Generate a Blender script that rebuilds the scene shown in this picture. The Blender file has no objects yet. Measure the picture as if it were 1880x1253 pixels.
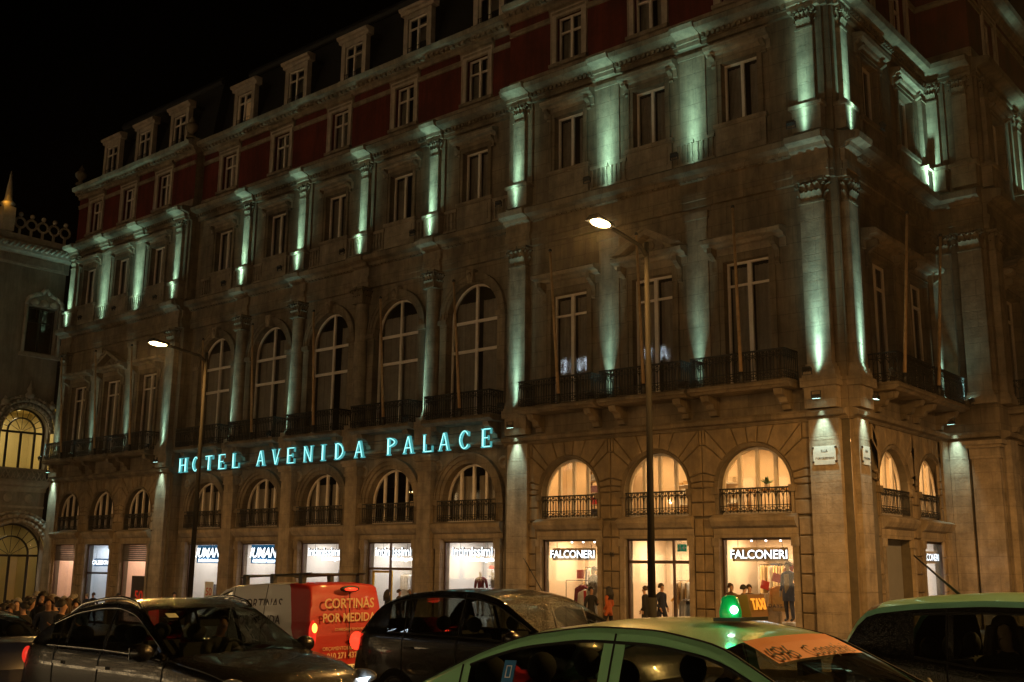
import bpy, bmesh, math, random
from math import sin, cos, pi, radians, sqrt, atan2
from mathutils import Vector, Matrix
from mathutils.geometry import tessellate_polygon
random.seed(7)
SC = bpy.context.scene
COL = SC.collection
CAMH = 1.75

# ---------------------------------------------------------------- camera
def setup_camera():
    yaw, pit, rol = radians(40.3117), radians(11.8345), radians(0.60814)
    f = Vector((-sin(yaw) * cos(pit), cos(yaw) * cos(pit), sin(pit)))
    r = Vector((cos(yaw), sin(yaw), 0)); u = r.cross(f)
    r2 = r * cos(rol) + u * sin(rol); u2 = -r * sin(rol) + u * cos(rol)
    cd = bpy.data.cameras.new('camera'); co = bpy.data.objects.new('camera', cd); COL.objects.link(co)
    m = Matrix((r2, u2, -f)).transposed().to_4x4(); m.translation = (0, 0, CAMH)
    co.matrix_world = m
    cd.sensor_width = 36; cd.lens = 36 * 1978.2 / 1880; cd.clip_start = 0.05; cd.clip_end = 2000
    cd.dof.use_dof = False
    SC.camera = co
setup_camera()

# ---------------------------------------------------------------- night sky, exposure
W = bpy.data.worlds.new('World'); SC.world = W; W.use_nodes = True
nt = W.node_tree; bg = nt.nodes['Background']
sky = nt.nodes.new('ShaderNodeTexSky'); sky.sky_type = 'NISHITA'; sky.sun_disc = False
sky.sun_elevation = radians(-6); sky.sun_rotation = radians(200)
nt.links.new(sky.outputs[0], bg.inputs[0]); bg.inputs[1].default_value = 0.004
SC.view_settings.view_transform = 'Standard'; SC.view_settings.look = 'None'
SC.view_settings.exposure = 0.0; SC.view_settings.gamma = 1.0
SC.render.engine = 'CYCLES'
SC.cycles.use_denoising = True
SC.cycles.max_bounces = 6; SC.cycles.diffuse_bounces = 3; SC.cycles.glossy_bounces = 3
SC.cycles.transmission_bounces = 4; SC.cycles.transparent_max_bounces = 10
SC.cycles.sample_clamp_indirect = 4.0; SC.cycles.caustics_reflective = False; SC.cycles.caustics_refractive = False

def ground_z(x, y=0): return 0.1 + 0.03 * x
SLOPE = math.atan(0.03)

# ---------------------------------------------------------------- materials
MATS = {}
def mat(name, col=(0.5, 0.5, 0.5), rough=0.6, metal=0.0, var=0.0, vscale=3.0, streak=0.0, bump=0.0, bscale=20.0,
        emit=None, estr=0.0, spec=0.5, coat=0.0, alt=None, drops=0.0, ashlar=0.0):
    if name in MATS: return MATS[name]
    m = bpy.data.materials.new(name); m.use_nodes = True; MATS[name] = m
    t = m.node_tree; N = t.nodes; L = t.links; b = N['Principled BSDF']
    b.inputs['Base Color'].default_value = (*col, 1); b.inputs['Roughness'].default_value = rough
    b.inputs['Metallic'].default_value = metal; b.inputs['Specular IOR Level'].default_value = spec
    b.inputs['Coat Weight'].default_value = coat
    if emit:
        b.inputs['Emission Color'].default_value = (*emit, 1); b.inputs['Emission Strength'].default_value = estr
    if emit: m.cycles.emission_sampling = 'NONE'      # lamps carry their own light objects
    geo = None
    def pos():
        nonlocal geo
        if geo is None: geo = N.new('ShaderNodeNewGeometry')
        return geo.outputs['Position']
    if var or streak:
        nz = N.new('ShaderNodeTexNoise'); nz.inputs['Scale'].default_value = vscale; nz.inputs['Detail'].default_value = 6
        nz.inputs['Roughness'].default_value = 0.65
        L.new(pos(), nz.inputs['Vector'])
        rp = N.new('ShaderNodeValToRGB'); rp.color_ramp.elements[0].position = 0.3; rp.color_ramp.elements[1].position = 0.72
        lo = alt or tuple(c * (1 - var) for c in col)
        rp.color_ramp.elements[0].color = (*lo, 1); rp.color_ramp.elements[1].color = (*[min(1, c * (1 + var * .5)) for c in col], 1)
        L.new(nz.outputs[0], rp.inputs[0]); out = rp.outputs[0]
        if streak:
            mp = N.new('ShaderNodeMapping'); mp.inputs['Scale'].default_value = (.9, .9, 0.11); L.new(pos(), mp.inputs[0])
            n2 = N.new('ShaderNodeTexNoise'); n2.inputs['Scale'].default_value = 1.6; n2.inputs['Detail'].default_value = 7; n2.inputs['Roughness'].default_value = .7
            L.new(mp.outputs[0], n2.inputs['Vector'])
            r2 = N.new('ShaderNodeValToRGB'); r2.color_ramp.elements[0].position = .38; r2.color_ramp.elements[1].position = .62
            r2.color_ramp.elements[0].color = (1 - streak,) * 3 + (1,); r2.color_ramp.elements[1].color = (1, 1, 1, 1)
            L.new(n2.outputs[0], r2.inputs[0])
            mx = N.new('ShaderNodeMix'); mx.data_type = 'RGBA'; mx.blend_type = 'MULTIPLY'; mx.inputs[0].default_value = 1
            L.new(out, mx.inputs[6]); L.new(r2.outputs[0], mx.inputs[7]); out = mx.outputs[2]
        L.new(out, b.inputs['Base Color'])
    if bump:
        n3 = N.new('ShaderNodeTexNoise'); n3.inputs['Scale'].default_value = bscale; n3.inputs['Detail'].default_value = 5
        L.new(pos(), n3.inputs['Vector'])
        bp = N.new('ShaderNodeBump'); bp.inputs['Strength'].default_value = bump; bp.inputs['Distance'].default_value = 0.02
        L.new(n3.outputs[0], bp.inputs['Height']); L.new(bp.outputs[0], b.inputs['Normal'])
        if ashlar:      # fine joints between the courses of dressed stone
            sx = N.new('ShaderNodeSeparateXYZ'); L.new(pos(), sx.inputs[0]); ad = N.new('ShaderNodeMath'); L.new(sx.outputs[0], ad.inputs[0]); L.new(sx.outputs[1], ad.inputs[1])
            cb = N.new('ShaderNodeCombineXYZ'); L.new(ad.outputs[0], cb.inputs[0]); L.new(sx.outputs[2], cb.inputs[1])
            br = N.new('ShaderNodeTexBrick'); L.new(cb.outputs[0], br.inputs[0]); br.inputs['Scale'].default_value = 1; br.inputs['Brick Width'].default_value = 1.15; br.inputs['Row Height'].default_value = .56
            br.inputs['Mortar Size'].default_value = .014; br.inputs['Color1'].default_value = (1, 1, 1, 1); br.inputs['Color2'].default_value = (.78, .8, .8, 1); br.inputs['Mortar'].default_value = (.35, .33, .3, 1)
            mz = N.new('ShaderNodeMix'); mz.data_type = 'RGBA'; mz.blend_type = 'MULTIPLY'; mz.inputs[0].default_value = ashlar
            src = b.inputs['Base Color'].links[0].from_socket; L.new(src, mz.inputs[6]); L.new(br.outputs[0], mz.inputs[7]); L.new(mz.outputs[2], b.inputs['Base Color'])
            b2 = N.new('ShaderNodeBump'); b2.inputs['Strength'].default_value = .5; b2.inputs['Distance'].default_value = .015; L.new(br.outputs['Fac'], b2.inputs['Height']); b2.invert = True
            L.new(bp.outputs[0], b2.inputs['Normal']); L.new(b2.outputs[0], b.inputs['Normal'])
    if drops:
        v = N.new('ShaderNodeTexVoronoi'); v.inputs['Scale'].default_value = 95; v.inputs['Randomness'].default_value = 1
        tc = N.new('ShaderNodeTexCoord'); L.new(tc.outputs['Object'], v.inputs['Vector'])
        r4 = N.new('ShaderNodeValToRGB'); r4.color_ramp.elements[0].position = 0.0; r4.color_ramp.elements[1].position = .42
        r4.color_ramp.elements[0].color = (1, 1, 1, 1); r4.color_ramp.elements[1].color = (0, 0, 0, 1)
        L.new(v.outputs['Distance'], r4.inputs[0])
        bp = N.new('ShaderNodeBump'); bp.inputs['Strength'].default_value = drops; bp.inputs['Distance'].default_value = 0.004 if drops < .6 else .012
        L.new(r4.outputs[0], bp.inputs['Height']); L.new(bp.outputs[0], b.inputs['Normal'])
        if coat: L.new(bp.outputs[0], b.inputs['Coat Normal'])
    return m

def glass_mat(name, tint=(1, 1, 1), refl=0.12, rough=0.03, wet=0.0):
    if name in MATS: return MATS[name]
    m = bpy.data.materials.new(name); m.use_nodes = True; MATS[name] = m
    t = m.node_tree; N = t.nodes; L = t.links; N.remove(N['Principled BSDF'])
    tr = N.new('ShaderNodeBsdfTransparent'); tr.inputs[0].default_value = (*tint, 1)
    gl = N.new('ShaderNodeBsdfGlossy'); gl.inputs['Roughness'].default_value = rough
    fr = N.new('ShaderNodeLayerWeight'); fr.inputs[0].default_value = .5      # same from both sides of the pane
    pw = N.new('ShaderNodeMath'); pw.operation = 'POWER'; pw.inputs[1].default_value = 4.0; L.new(fr.outputs['Facing'], pw.inputs[0])
    mm = N.new('ShaderNodeMath'); mm.operation = 'MULTIPLY_ADD'; mm.inputs[1].default_value = .85; mm.inputs[2].default_value = .03 + refl * .25
    mx = N.new('ShaderNodeMixShader')
    L.new(pw.outputs[0], mm.inputs[0]); L.new(mm.outputs[0], mx.inputs[0])
    L.new(tr.outputs[0], mx.inputs[1]); L.new(gl.outputs[0], mx.inputs[2])
    out = mx.outputs[0]
    if wet:   # rain drops standing on the pane
        v = N.new('ShaderNodeTexVoronoi'); v.inputs['Scale'].default_value = 60
        tc = N.new('ShaderNodeTexCoord'); L.new(tc.outputs['Object'], v.inputs['Vector'])
        r4 = N.new('ShaderNodeValToRGB'); r4.color_ramp.elements[0].position = .3; r4.color_ramp.elements[1].position = .5
        r4.color_ramp.elements[0].color = (wet, wet, wet, 1); r4.color_ramp.elements[1].color = (wet * .35, wet * .35, wet * .35, 1)
        L.new(v.outputs['Distance'], r4.inputs[0])
        bp = N.new('ShaderNodeBump'); bp.inputs['Strength'].default_value = .6; bp.inputs['Distance'].default_value = .01
        L.new(v.outputs['Distance'], bp.inputs['Height']); bp.invert = True
        df = N.new('ShaderNodeBsdfPrincipled'); df.inputs['Base Color'].default_value = (.13, .125, .11, 1); df.inputs['Roughness'].default_value = .3
        L.new(bp.outputs[0], df.inputs['Normal'])
        dv = N.new('ShaderNodeVectorMath'); dv.operation = 'DISTANCE'; dv.inputs[1].default_value = (1.05, .22, 1.15); L.new(tc.outputs['Object'], dv.inputs[0])
        gt = N.new('ShaderNodeMath'); gt.operation = 'GREATER_THAN'; gt.inputs[1].default_value = .56; L.new(dv.outputs['Value'], gt.inputs[0])      # the arc the wiper has cleared
        mu = N.new('ShaderNodeMath'); mu.operation = 'MULTIPLY'; L.new(r4.outputs[0], mu.inputs[0]); L.new(gt.outputs[0], mu.inputs[1])
        m2 = N.new('ShaderNodeMixShader'); L.new(mu.outputs[0], m2.inputs[0]); L.new(out, m2.inputs[1]); L.new(df.outputs[0], m2.inputs[2])
        out = m2.outputs[0]
    L.new(out, N['Material Output'].inputs[0])
    return m

STONE = mat('limestone', (.30, .235, .16), .82, var=.5, vscale=.9, streak=.5, bump=.5, bscale=9, ashlar=.5)
STONE2 = mat('limestone_pale', (.38, .305, .22), .8, var=.45, vscale=1.8, streak=.38, bump=.5, bscale=12, ashlar=.3)
BLOCK = mat('rusticated_stone', (.30, .225, .14), .85, var=.4, vscale=2.2, streak=.4, bump=.5, bscale=16)
PALE = mat('pale_painted_stone', (.60, .51, .42), .7, var=.25, vscale=3, streak=.25)
JOINT = mat('mortar_joint', (.12, .10, .07), .95, var=.3)
REDW = mat('red_render', (.16, .021, .013), .85, var=.4, vscale=.9, streak=.45, bump=.2)
SLATE = mat('dark_slate', (.02, .021, .024), .6, var=.4, vscale=6, bump=.4, bscale=30)
FRAME = mat('painted_window_frame', (.82, .74, .66), .45, var=.12, vscale=4)
IRON = mat('black_iron', (.008, .008, .008), .6, metal=.0, var=.3, vscale=20)
CURT = mat('sheer_curtain', (.24, .21, .17), .9, var=.2, vscale=3)
ROOMD = mat('dark_room', (.015, .013, .012), .9)
PANE = glass_mat('window_glass')
POLEW = mat('varnished_pole', (.55, .36, .19), .5, var=.3, vscale=6)
DARKM = mat('dark_metal', (.05, .05, .05), .45, metal=.6)
LENSG = mat('floodlight_lens', (.8, 1, .9), .3, emit=(.55, 1, .85), estr=7)
LAMPW = mat('lamp_lens', (1, .9, .7), .3, emit=(1, .70, .32), estr=30)
POST = mat('lamp_post_paint', (.004, .0033, .0025), .8, metal=.0, var=.2, vscale=3)

# ---------------------------------------------------------------- mesh building
class MB:
    def __init__(s): s.v = []; s.f = []; s.m = []; s.sm = []
    def add(s, vs, fs, mi=0, smooth=False):
        o = len(s.v); s.v += [tuple(q) for q in vs]
        for f in fs: s.f.append(tuple(i + o for i in f)); s.m.append(mi); s.sm.append(smooth)
        return s
    def box(s, x0, x1, y0, y1, z0, z1, mi=0):
        return s.add([(x0, y0, z0), (x1, y0, z0), (x1, y1, z0), (x0, y1, z0), (x0, y0, z1), (x1, y0, z1), (x1, y1, z1), (x0, y1, z1)],
                     [(0, 3, 2, 1), (4, 5, 6, 7), (0, 1, 5, 4), (1, 2, 6, 5), (2, 3, 7, 6), (3, 0, 4, 7)], mi)
    def prism(s, poly, y0, y1, mi=0, inset=0.0):
        """poly of (x,z); front face at y0 (towards the street), back at y1"""
        n = len(poly); cx = sum(p[0] for p in poly) / n; cz = sum(p[1] for p in poly) / n
        fr = poly
        vs = [(p[0], y1, p[1]) for p in poly]
        if inset:
            vs += [(p[0], y0 + inset, p[1]) for p in poly]
            fr = inset_poly(poly, inset)
        vs += [(p[0], y0, p[1]) for p in fr]
        fs = []; rings = len(vs) // n
        for k in range(rings - 1):
            for i in range(n): j = (i + 1) % n; fs.append((k * n + i, k * n + j, (k + 1) * n + j, (k + 1) * n + i))
        o = (rings - 1) * n
        for tri in tessellate_polygon([[Vector((p[0], p[1], 0)) for p in fr]]): fs.append(tuple(o + i for i in tri))
        return s.add(vs, fs, mi)
    def tube(s, a, b, r, n=6, mi=0, r2=None, smooth=True, caps=True):
        a = Vector(a); b = Vector(b); d = (b - a); 
        if d.length < 1e-6: return s
        d.normalize(); r2 = r if r2 is None else r2
        x = d.orthogonal().normalized(); y = d.cross(x)
        vs = [a + (x * cos(2 * pi * i / n) + y * sin(2 * pi * i / n)) * r for i in range(n)] + \
             [b + (x * cos(2 * pi * i / n) + y * sin(2 * pi * i / n)) * r2 for i in range(n)]
        s.add(vs, [(i, (i + 1) % n, n + (i + 1) % n, n + i) for i in range(n)], mi, smooth)
        if caps: s.add(vs[:n], [tuple(range(n))[::-1]], mi); s.add(vs[n:], [tuple(range(n))], mi)
        return s
    def path(s, pts, r, n=5, mi=0):
        for a, b in zip(pts, pts[1:]): s.tube(a, b, r, n, mi, caps=False)
        return s
    def lathe(s, prof, n=16, mi=0, c=(0, 0), a0=0, a1=2 * pi):
        vs = []; full = abs(a1 - a0 - 2 * pi) < 1e-6; k = n if full else n + 1
        for r, z in prof:
            for i in range(k): a = a0 + (a1 - a0) * i / n; vs.append((c[0] + r * cos(a), c[1] + r * sin(a), z))
        fs = []
        for j in range(len(prof) - 1):
            for i in range(n): 
                i2 = (i + 1) % k
                fs.append((j * k + i, j * k + i2, (j + 1) * k + i2, (j + 1) * k + i))
        return s.add(vs, fs, mi, True)
    def extrude_u(s, prof, u0, u1, mi=0):
        """profile of (d,z) with d outward (towards -y), swept along x"""
        n = len(prof); vs = [(u0, -d, z) for d, z in prof] + [(u1, -d, z) for d, z in prof]
        fs = [(i, i + 1, n + i + 1, n + i) for i in range(n - 1)] + [(n - 1, 0, n, 2 * n - 1)]
        s.add(vs, fs, mi)
        for o in (0, n):
            for tri in tessellate_polygon([[Vector((p[0], p[1], 0)) for p in prof]]): s.add([vs[o + i] for i in tri], [(0, 1, 2)], mi)
        return s
    def sphere(s, c, r, n=12, m=8, mi=0, sc=(1, 1, 1)):
        vs = []; fs = []
        for j in range(m + 1):
            t = pi * j / m
            for i in range(n): a = 2 * pi * i / n; vs.append((c[0] + r * sc[0] * sin(t) * cos(a), c[1] + r * sc[1] * sin(t) * sin(a), c[2] + r * sc[2] * cos(t)))
        for j in range(m):
            for i in range(n): k = (i + 1) % n; fs.append((j * n + i, (j + 1) * n + i, (j + 1) * n + k, j * n + k))
        return s.add(vs, fs, mi, True)
    def mesh(s, name, mats=None, fix=True):
        me = bpy.data.meshes.new(name); me.from_pydata(s.v, [], s.f)
        for q in (mats or []): me.materials.append(q)
        if len(s.f):
            me.polygons.foreach_set('material_index', s.m); me.polygons.foreach_set('use_smooth', s.sm)
        if fix:
            bm = bmesh.new(); bm.from_mesh(me); bmesh.ops.remove_doubles(bm, verts=bm.verts, dist=1e-5)
            bmesh.ops.recalc_face_normals(bm, faces=bm.faces); bm.to_mesh(me); bm.free()
        me.update(); return me

def inset_poly(poly, t):
    n = len(poly); A = sum(poly[i][0] * poly[(i + 1) % n][1] - poly[(i + 1) % n][0] * poly[i][1] for i in range(n))
    sg = 1 if A > 0 else -1; out = []
    for i in range(n):
        p0, p1, p2 = Vector(poly[i - 1]), Vector(poly[i]), Vector(poly[(i + 1) % n])
        a = (p1 - p0); b = (p2 - p1)
        if a.length < 1e-6 or b.length < 1e-6: out.append(tuple(p1)); continue
        a.normalize(); b.normalize()
        na = Vector((-a.y, a.x)) * sg; nb = Vector((-b.y, b.x)) * sg
        h = na + nb
        if h.length < .3: out.append(tuple(p1 + na * t)); continue
        h.normalize(); out.append(tuple(p1 + h * (t / max(.4, h.dot(na)))))
    return out

def obj(name, me, parent=None, loc=(0, 0, 0), rot=(0, 0, 0), m=None):
    if isinstance(me, MB): me = me.mesh(name, [m] if m else None)
    o = bpy.data.objects.new(name, me); COL.objects.link(o)
    if m and me is not None and len(me.materials) == 0: me.materials.append(m)
    o.location = loc; o.rotation_euler = rot
    if parent: o.parent = parent
    return o
def tag(o, label=None, cat=None, group=None, kind=None):
    if label: o['label'] = label
    if cat: o['category'] = cat
    if group: o['group'] = group
    if kind: o['kind'] = kind
    return o
def thing(name, label, cat, loc=(0, 0, 0), rot=(0, 0, 0), group=None):
    o = bpy.data.objects.new(name, None); COL.objects.link(o); o.location = loc; o.rotation_euler = rot
    o.empty_display_size = .2
    return tag(o, label, cat, group)
def light(name, kind, loc, col, power, parent=None, **kw):
    l = bpy.data.lights.new(name, kind); l.color = col; l.energy = power
    o = bpy.data.objects.new(name, l); COL.objects.link(o); o.location = loc
    if parent: o.parent = parent
    for k, v in kw.items():
        if k == 'aim': o.rotation_euler = Vector(v).to_track_quat('-Z', 'Y').to_euler()
        else: setattr(l, k, v)
    return o
def text_mesh(body, size, depth=.01, bold=0.0, shear=0.0, align='LEFT', spacing=1.0, xs=1.0):
    """mesh of lettering in the built-in typeface, upright in the x-z plane, facing -y"""
    c = bpy.data.curves.new('lettering', 'FONT'); c.body = body; c.size = size; c.extrude = depth / 2; c.offset = bold
    c.shear = shear; c.align_x = align; c.space_character = spacing; c.resolution_u = 3; c.fill_mode = 'BOTH'
    o = bpy.data.objects.new('lettering', c); COL.objects.link(o)
    dg = bpy.context.evaluated_depsgraph_get(); me = bpy.data.meshes.new_from_object(o.evaluated_get(dg))
    bpy.data.objects.remove(o); bpy.data.curves.remove(c)
    me.transform(Matrix.Diagonal((xs, 1, 1, 1))); me.transform(Matrix.Rotation(pi / 2, 4, 'X')); me.materials.clear()
    return me

# ---------------------------------------------------------------- ground
def build_ground():
    def sheet(name, x0, x1, y0, y1, dz, m, nx=24, ny=16):
        b = MB()
        for j in range(ny + 1):
            for i in range(nx + 1):
                x = x0 + (x1 - x0) * i / nx; y = y0 + (y1 - y0) * j / ny; b.v.append((x, y, ground_z(x) + dz))
        for j in range(ny):
            for i in range(nx): k = j * (nx + 1) + i; b.f.append((k, k + 1, k + nx + 2, k + nx + 1)); b.m.append(0); b.sm.append(False)
        return tag(obj(name, b, m=m), kind='structure')
    asph = mat('wet_asphalt', (.035, .034, .033), .28, var=.4, vscale=2.5, bump=.5, bscale=60)
    pave = mat('limestone_setts', (.28, .25, .21), .5, var=.35, vscale=8, bump=.6, bscale=40)
    tag(sheet('ground', -150, 90, -70, 90, -.05, asph, 60, 40), kind='structure')
    sheet('road', -120, 60, -9, 19.2, -.0, asph, 60, 12)
    sheet('pavement', -120, 60, 19.2, 40, .13, pave, 60, 8)
    k = MB()
    for i in range(90):
        x0 = -120 + 2 * i; a = ground_z(x0); c = ground_z(x0 + 2)
        k.add([(x0, 18.95, a - .02), (x0 + 1.99, 18.95, c - .02), (x0 + 1.99, 19.21, c - .02), (x0, 19.21, a - .02),
               (x0, 18.97, a + .134), (x0 + 1.99, 18.97, c + .134), (x0 + 1.99, 19.21, c + .134), (x0, 19.21, a + .134)],
              [(4, 5, 6, 7), (0, 1, 5, 4), (1, 2, 6, 5), (3, 0, 4, 7)])
    tag(obj('kerb', k, m=STONE2), kind='structure')
    ln = MB(); paint = mat('road_paint', (.55, .55, .52), .5, var=.3, vscale=5)
    for i in range(30):
        x0 = -100 + 5 * i; ln.add([(x0, 8.1, ground_z(x0) + .004), (x0 + 2.5, 8.1, ground_z(x0 + 2.5) + .004), (x0 + 2.5, 8.22, ground_z(x0 + 2.5) + .004), (x0, 8.22, ground_z(x0) + .004)], [(0, 1, 2, 3)])
    tag(obj('road_marking', ln, m=paint), kind='structure')
build_ground()
# ================================================================ HOTEL
HB = Vector((-36.8, 30.3, -1.1))
hotel = thing('hotel_building', 'long five storey stone hotel with red attic storey, mansard roof and arched windows', 'building', HB)
class Run:
    """a straight stretch of facade: u along it, d outwards, z up"""
    def __init__(s, ox, oy, rz, dz=0.0): s.o = Vector((ox, oy, dz)); s.rz = rz
    def w(s, u, d=0, z=0):
        c, n = cos(s.rz), sin(s.rz); return Vector((s.o.x + c * u + n * d, s.o.y + n * u - c * d, s.o.z + z))
CEN = Run(0, 30.85, 0); PAV = Run(0, 30.35, 0, .002); SID = Run(-12.74, 0, pi / 2, .004)
RET = Run(0, 38.5, 0, .006); PRO = Run(-10.85, 0, pi / 2, .008)
CACHE = {}
def cached(key, fn):
    if key not in CACHE: CACHE[key] = fn()
    return CACHE[key]
def place(name, me, run, u, d=0, z=0, m=None, parent=None):
    if isinstance(me, MB): me = me.mesh(name, [m] if m else None)
    if m and not len(me.materials): me.materials.append(m)
    if parent is None: return obj(name, me, hotel, run.w(u, d, z) - HB, (0, 0, run.rz), m)
    return obj(name, me, parent, (u, -d, z), m=m)

BC = [-45.52, -41.19, -36.86, -32.53, -28.20]         # bays of the middle stretch
BR = [-23.02, -19.45, -15.89]; BL = [-57.95, -54.38, -50.81]
PR0, PR1 = -26.0, -12.74; PL0, PL1 = -60.05, -47.85
SB = [33.45, 36.72]                                   # bays of the side street
MID = [(BC[i] + BC[i + 1]) / 2 for i in range(4)]
ZG, ZF2, ZE1, ZF3, ZE2, ZR, ZC, ZM = 6.14, 7.1, 13.6, 15.2, 19.4, 20.24, 23.3, 23.95

# ---- walls with openings
def arch_pts(r, spring, n=14, cx=0):
    return [(cx + r * cos(pi - pi * i / n), spring + r * sin(pi - pi * i / n)) for i in range(n + 1)]
def hole_rect(w, z0, z1, cx=0): return [(cx - w / 2, z0), (cx - w / 2, z1), (cx + w / 2, z1), (cx + w / 2, z0)]
def hole_arch(r, z0, spring, cx=0): return [(cx - r, z0)] + arch_pts(r, spring, 14, cx) + [(cx + r, z0)]
def wall(x0, x1, z0, z1, holes, reveal=.36, rm=0):
    b = MB(); loops = [[(x0, z0), (x1, z0), (x1, z1), (x0, z1)]] + holes
    vs = [p for l in loops for p in l]
    tris = tessellate_polygon([[Vector((p[0], p[1], 0)) for p in l] for l in loops])
    b.add([(p[0], 0, p[1]) for p in vs], [tuple(t) for t in tris])
    for h in holes:
        n = len(h)
        b.add([(p[0], 0, p[1]) for p in h] + [(p[0], reveal, p[1]) for p in h], [(i, (i + 1) % n, n + (i + 1) % n, n + i) for i in range(n)], rm)
    return b

# ---- windows: frame is the part, panes and curtain its sub-parts
def curtain_mesh(w, z0, z1, gap=0.0):
    b = MB(); n = max(8, int(w / .045)); vs = []
    for i in range(n + 1):
        x = -w / 2 + w * i / n; y = .22 + .03 * sin(i * 1.9) + .015 * sin(i * .7)
        vs += [(x, y, z0), (x, y, z1)]
    fs = [(2 * i, 2 * i + 2, 2 * i + 3, 2 * i + 1) for i in range(n) if not (gap and abs(-w / 2 + w * (i + .5) / n) < gap)]
    return b.add(vs, fs, 0, True).mesh('curtain', [CURT])
def rect_window(w, z0, z1, vb=(0,), hb=(), t=.075, mt=.11, curtain=None):
    def mk():
        b = MB(); x = w / 2
        for a in ((-x, -x + t), (x - t, x)): b.box(a[0], a[1], 0, .08, z0, z1)
        for a in ((z0, z0 + t * 1.3), (z1 - t, z1)): b.box(-x + t, x - t, .002, .082, a[0], a[1])
        xs = [-x + t] + [c for q in vb for c in (q - mt / 2, q + mt / 2)] + [x - t]
        zs = [z0 + t * 1.3] + [c for q in hb for c in (q - t / 2, q + t / 2)] + [z1 - t]
        for q in vb: b.box(q - mt / 2, q + mt / 2, -.015, .07, z0 + t * 1.3, z1 - t)
        for q in hb:
            for i in range(0, len(xs), 2): b.box(xs[i], xs[i + 1], -.005, .072, q - t / 2, q + t / 2)
        ps = []
        for i in range(0, len(xs), 2):
            for j in range(0, len(zs), 2):
                ps.append(MB().box(xs[i] + .002, xs[i + 1] - .002, .03, .036, zs[j] + .002, zs[j + 1] - .002).mesh('pane', [PANE]))
        return b.mesh('window', [FRAME]), ps
    return cached(('rw', w, z0, z1, vb, hb), mk)
def arch_window(r, z0, spring, vb=(0,), hb=(), t=.09, mt=.12):
    def mk():
        b = MB(); o = arch_pts(r, spring, 18); i_ = arch_pts(r - t, spring, 18)
        for k in range(18): b.prism([o[k], o[k + 1], i_[k + 1], i_[k]], 0, .08)
        for s in (-1, 1): b.box(min(s * r, s * (r - t)), max(s * r, s * (r - t)), 0, .08, z0, spring)
        b.box(-r + t, r - t, .002, .082, z0, z0 + t)
        top = lambda x: spring + sqrt(max(0, (r - t * .8) ** 2 - x * x))
        xs = [-r + t] + [c for q in vb for c in (q - mt / 2, q + mt / 2)] + [r - t]
        for q in vb: b.box(q - mt / 2, q + mt / 2, -.015, .07, z0 + t, top(q) + .01)
        for q in hb:
            for k in range(0, len(xs), 2): b.box(xs[k], xs[k + 1], -.005, .072, q - .06, q + .06)
        ps = []; zs = [z0 + t] + [c for q in hb for c in (q - .06, q + .06)] + [99]
        for k in range(0, len(xs), 2):
            for j in range(0, len(zs), 2):
                a, c, lo, hi = xs[k] + .002, xs[k + 1] - .002, zs[j] + .002, zs[j + 1] - .002
                up = [(a + (c - a) * q / 6, min(hi, top(a + (c - a) * q / 6) - .01)) for q in range(7)]
                if max(p[1] for p in up) < lo + .05: continue
                pl = [(a, lo)] + [(p[0], max(p[1], lo + .005)) for p in up] + [(c, lo)]
                ps.append(MB().prism(pl, .03, .036).mesh('pane', [PANE]))
        return b.mesh('window', [FRAME]), ps
    return cached(('aw', r, z0, spring, vb, hb), mk)
def put_window(run, u, d, wm, curtain=None, label=None, name='window'):
    fr, ps = wm; o = place(name, fr, run, u, d, 0)
    for p in ps: obj('pane', p, o)
    if curtain: obj('curtain', curtain, o)
    if label: o['label'] = label
    return o

# ---- orders: shaft is the part, capital and base its sub-parts
def capital_mesh(w, h, dep):
    """acanthus capital for a pilaster of width w: bell, two rows of curling leaves, corner volutes, abacus"""
    def mk():
        b = MB(); x = w / 2
        b.box(-x * .86, x * .86, -dep * .86, .02, 0, h * .86)
        b.box(-x * 1.28, x * 1.28, -dep - w * .17, .02, h * .88, h)
        b.box(-x * 1.04, x * 1.04, -dep - .03, .02, -.07, -.005)
        def leaf(px, py, nx, ny, z0, hh, ww, out):
            tx, ty = -ny, nx; vs = []
            for k, (o_, z_, s_) in enumerate(((0, 0, .8), (.25, .45, 1), (.6, .8, .95), (1.15, 1, .6), (1.25, .82, .25))):
                for s in (-1, 0, 1):
                    q = (.02 if s == 0 else 0) + out * o_
                    vs.append((px + nx * q + tx * s * ww / 2 * s_, py + ny * q + ty * s * ww / 2 * s_, z0 + hh * z_))
            fs = [(k * 3 + a, k * 3 + a + 1, k * 3 + a + 4, k * 3 + a + 3) for k in range(4) for a in (0, 1)]
            b.add(vs, fs, 0, True)
        for row, (z0, hh, out) in enumerate(((0, h * .42, w * .2), (h * .32, h * .44, w * .27))):
            n = 4 if row == 0 else 3
            for i in range(n): leaf(-x * .86 + w * .86 * (i + .5) / n, -dep * .86, 0, -1, z0, hh, w * .26, out)
            for s in (-1, 1):
                m_ = max(1, int(dep / (w * .25)))
                for i in range(m_): leaf(s * x * .86, -dep * .86 * (i + .5) / m_, s, 0, z0, hh, w * .24, out)
        for s in (-1, 1):
            for k in range(7):
                a = k / 6 * 4.4; rr = h * .13 * (1 - k / 9)
                c = (s * (x * 1.1 + rr * .5 * cos(a)), -dep - w * .09 - rr * .5 * cos(a), h * .72 + rr * sin(a))
                b.box(c[0] - .03, c[0] + .03, c[1] - .03, c[1] + .03, c[2] - .025, c[2] + .025)
        b.box(-w * .09, w * .09, -dep - w * .24, -dep - w * .1, h * .84, h * 1.01)
        return b.mesh('capital', [STONE])
    return cached(('cap', w, h, dep), mk)
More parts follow.
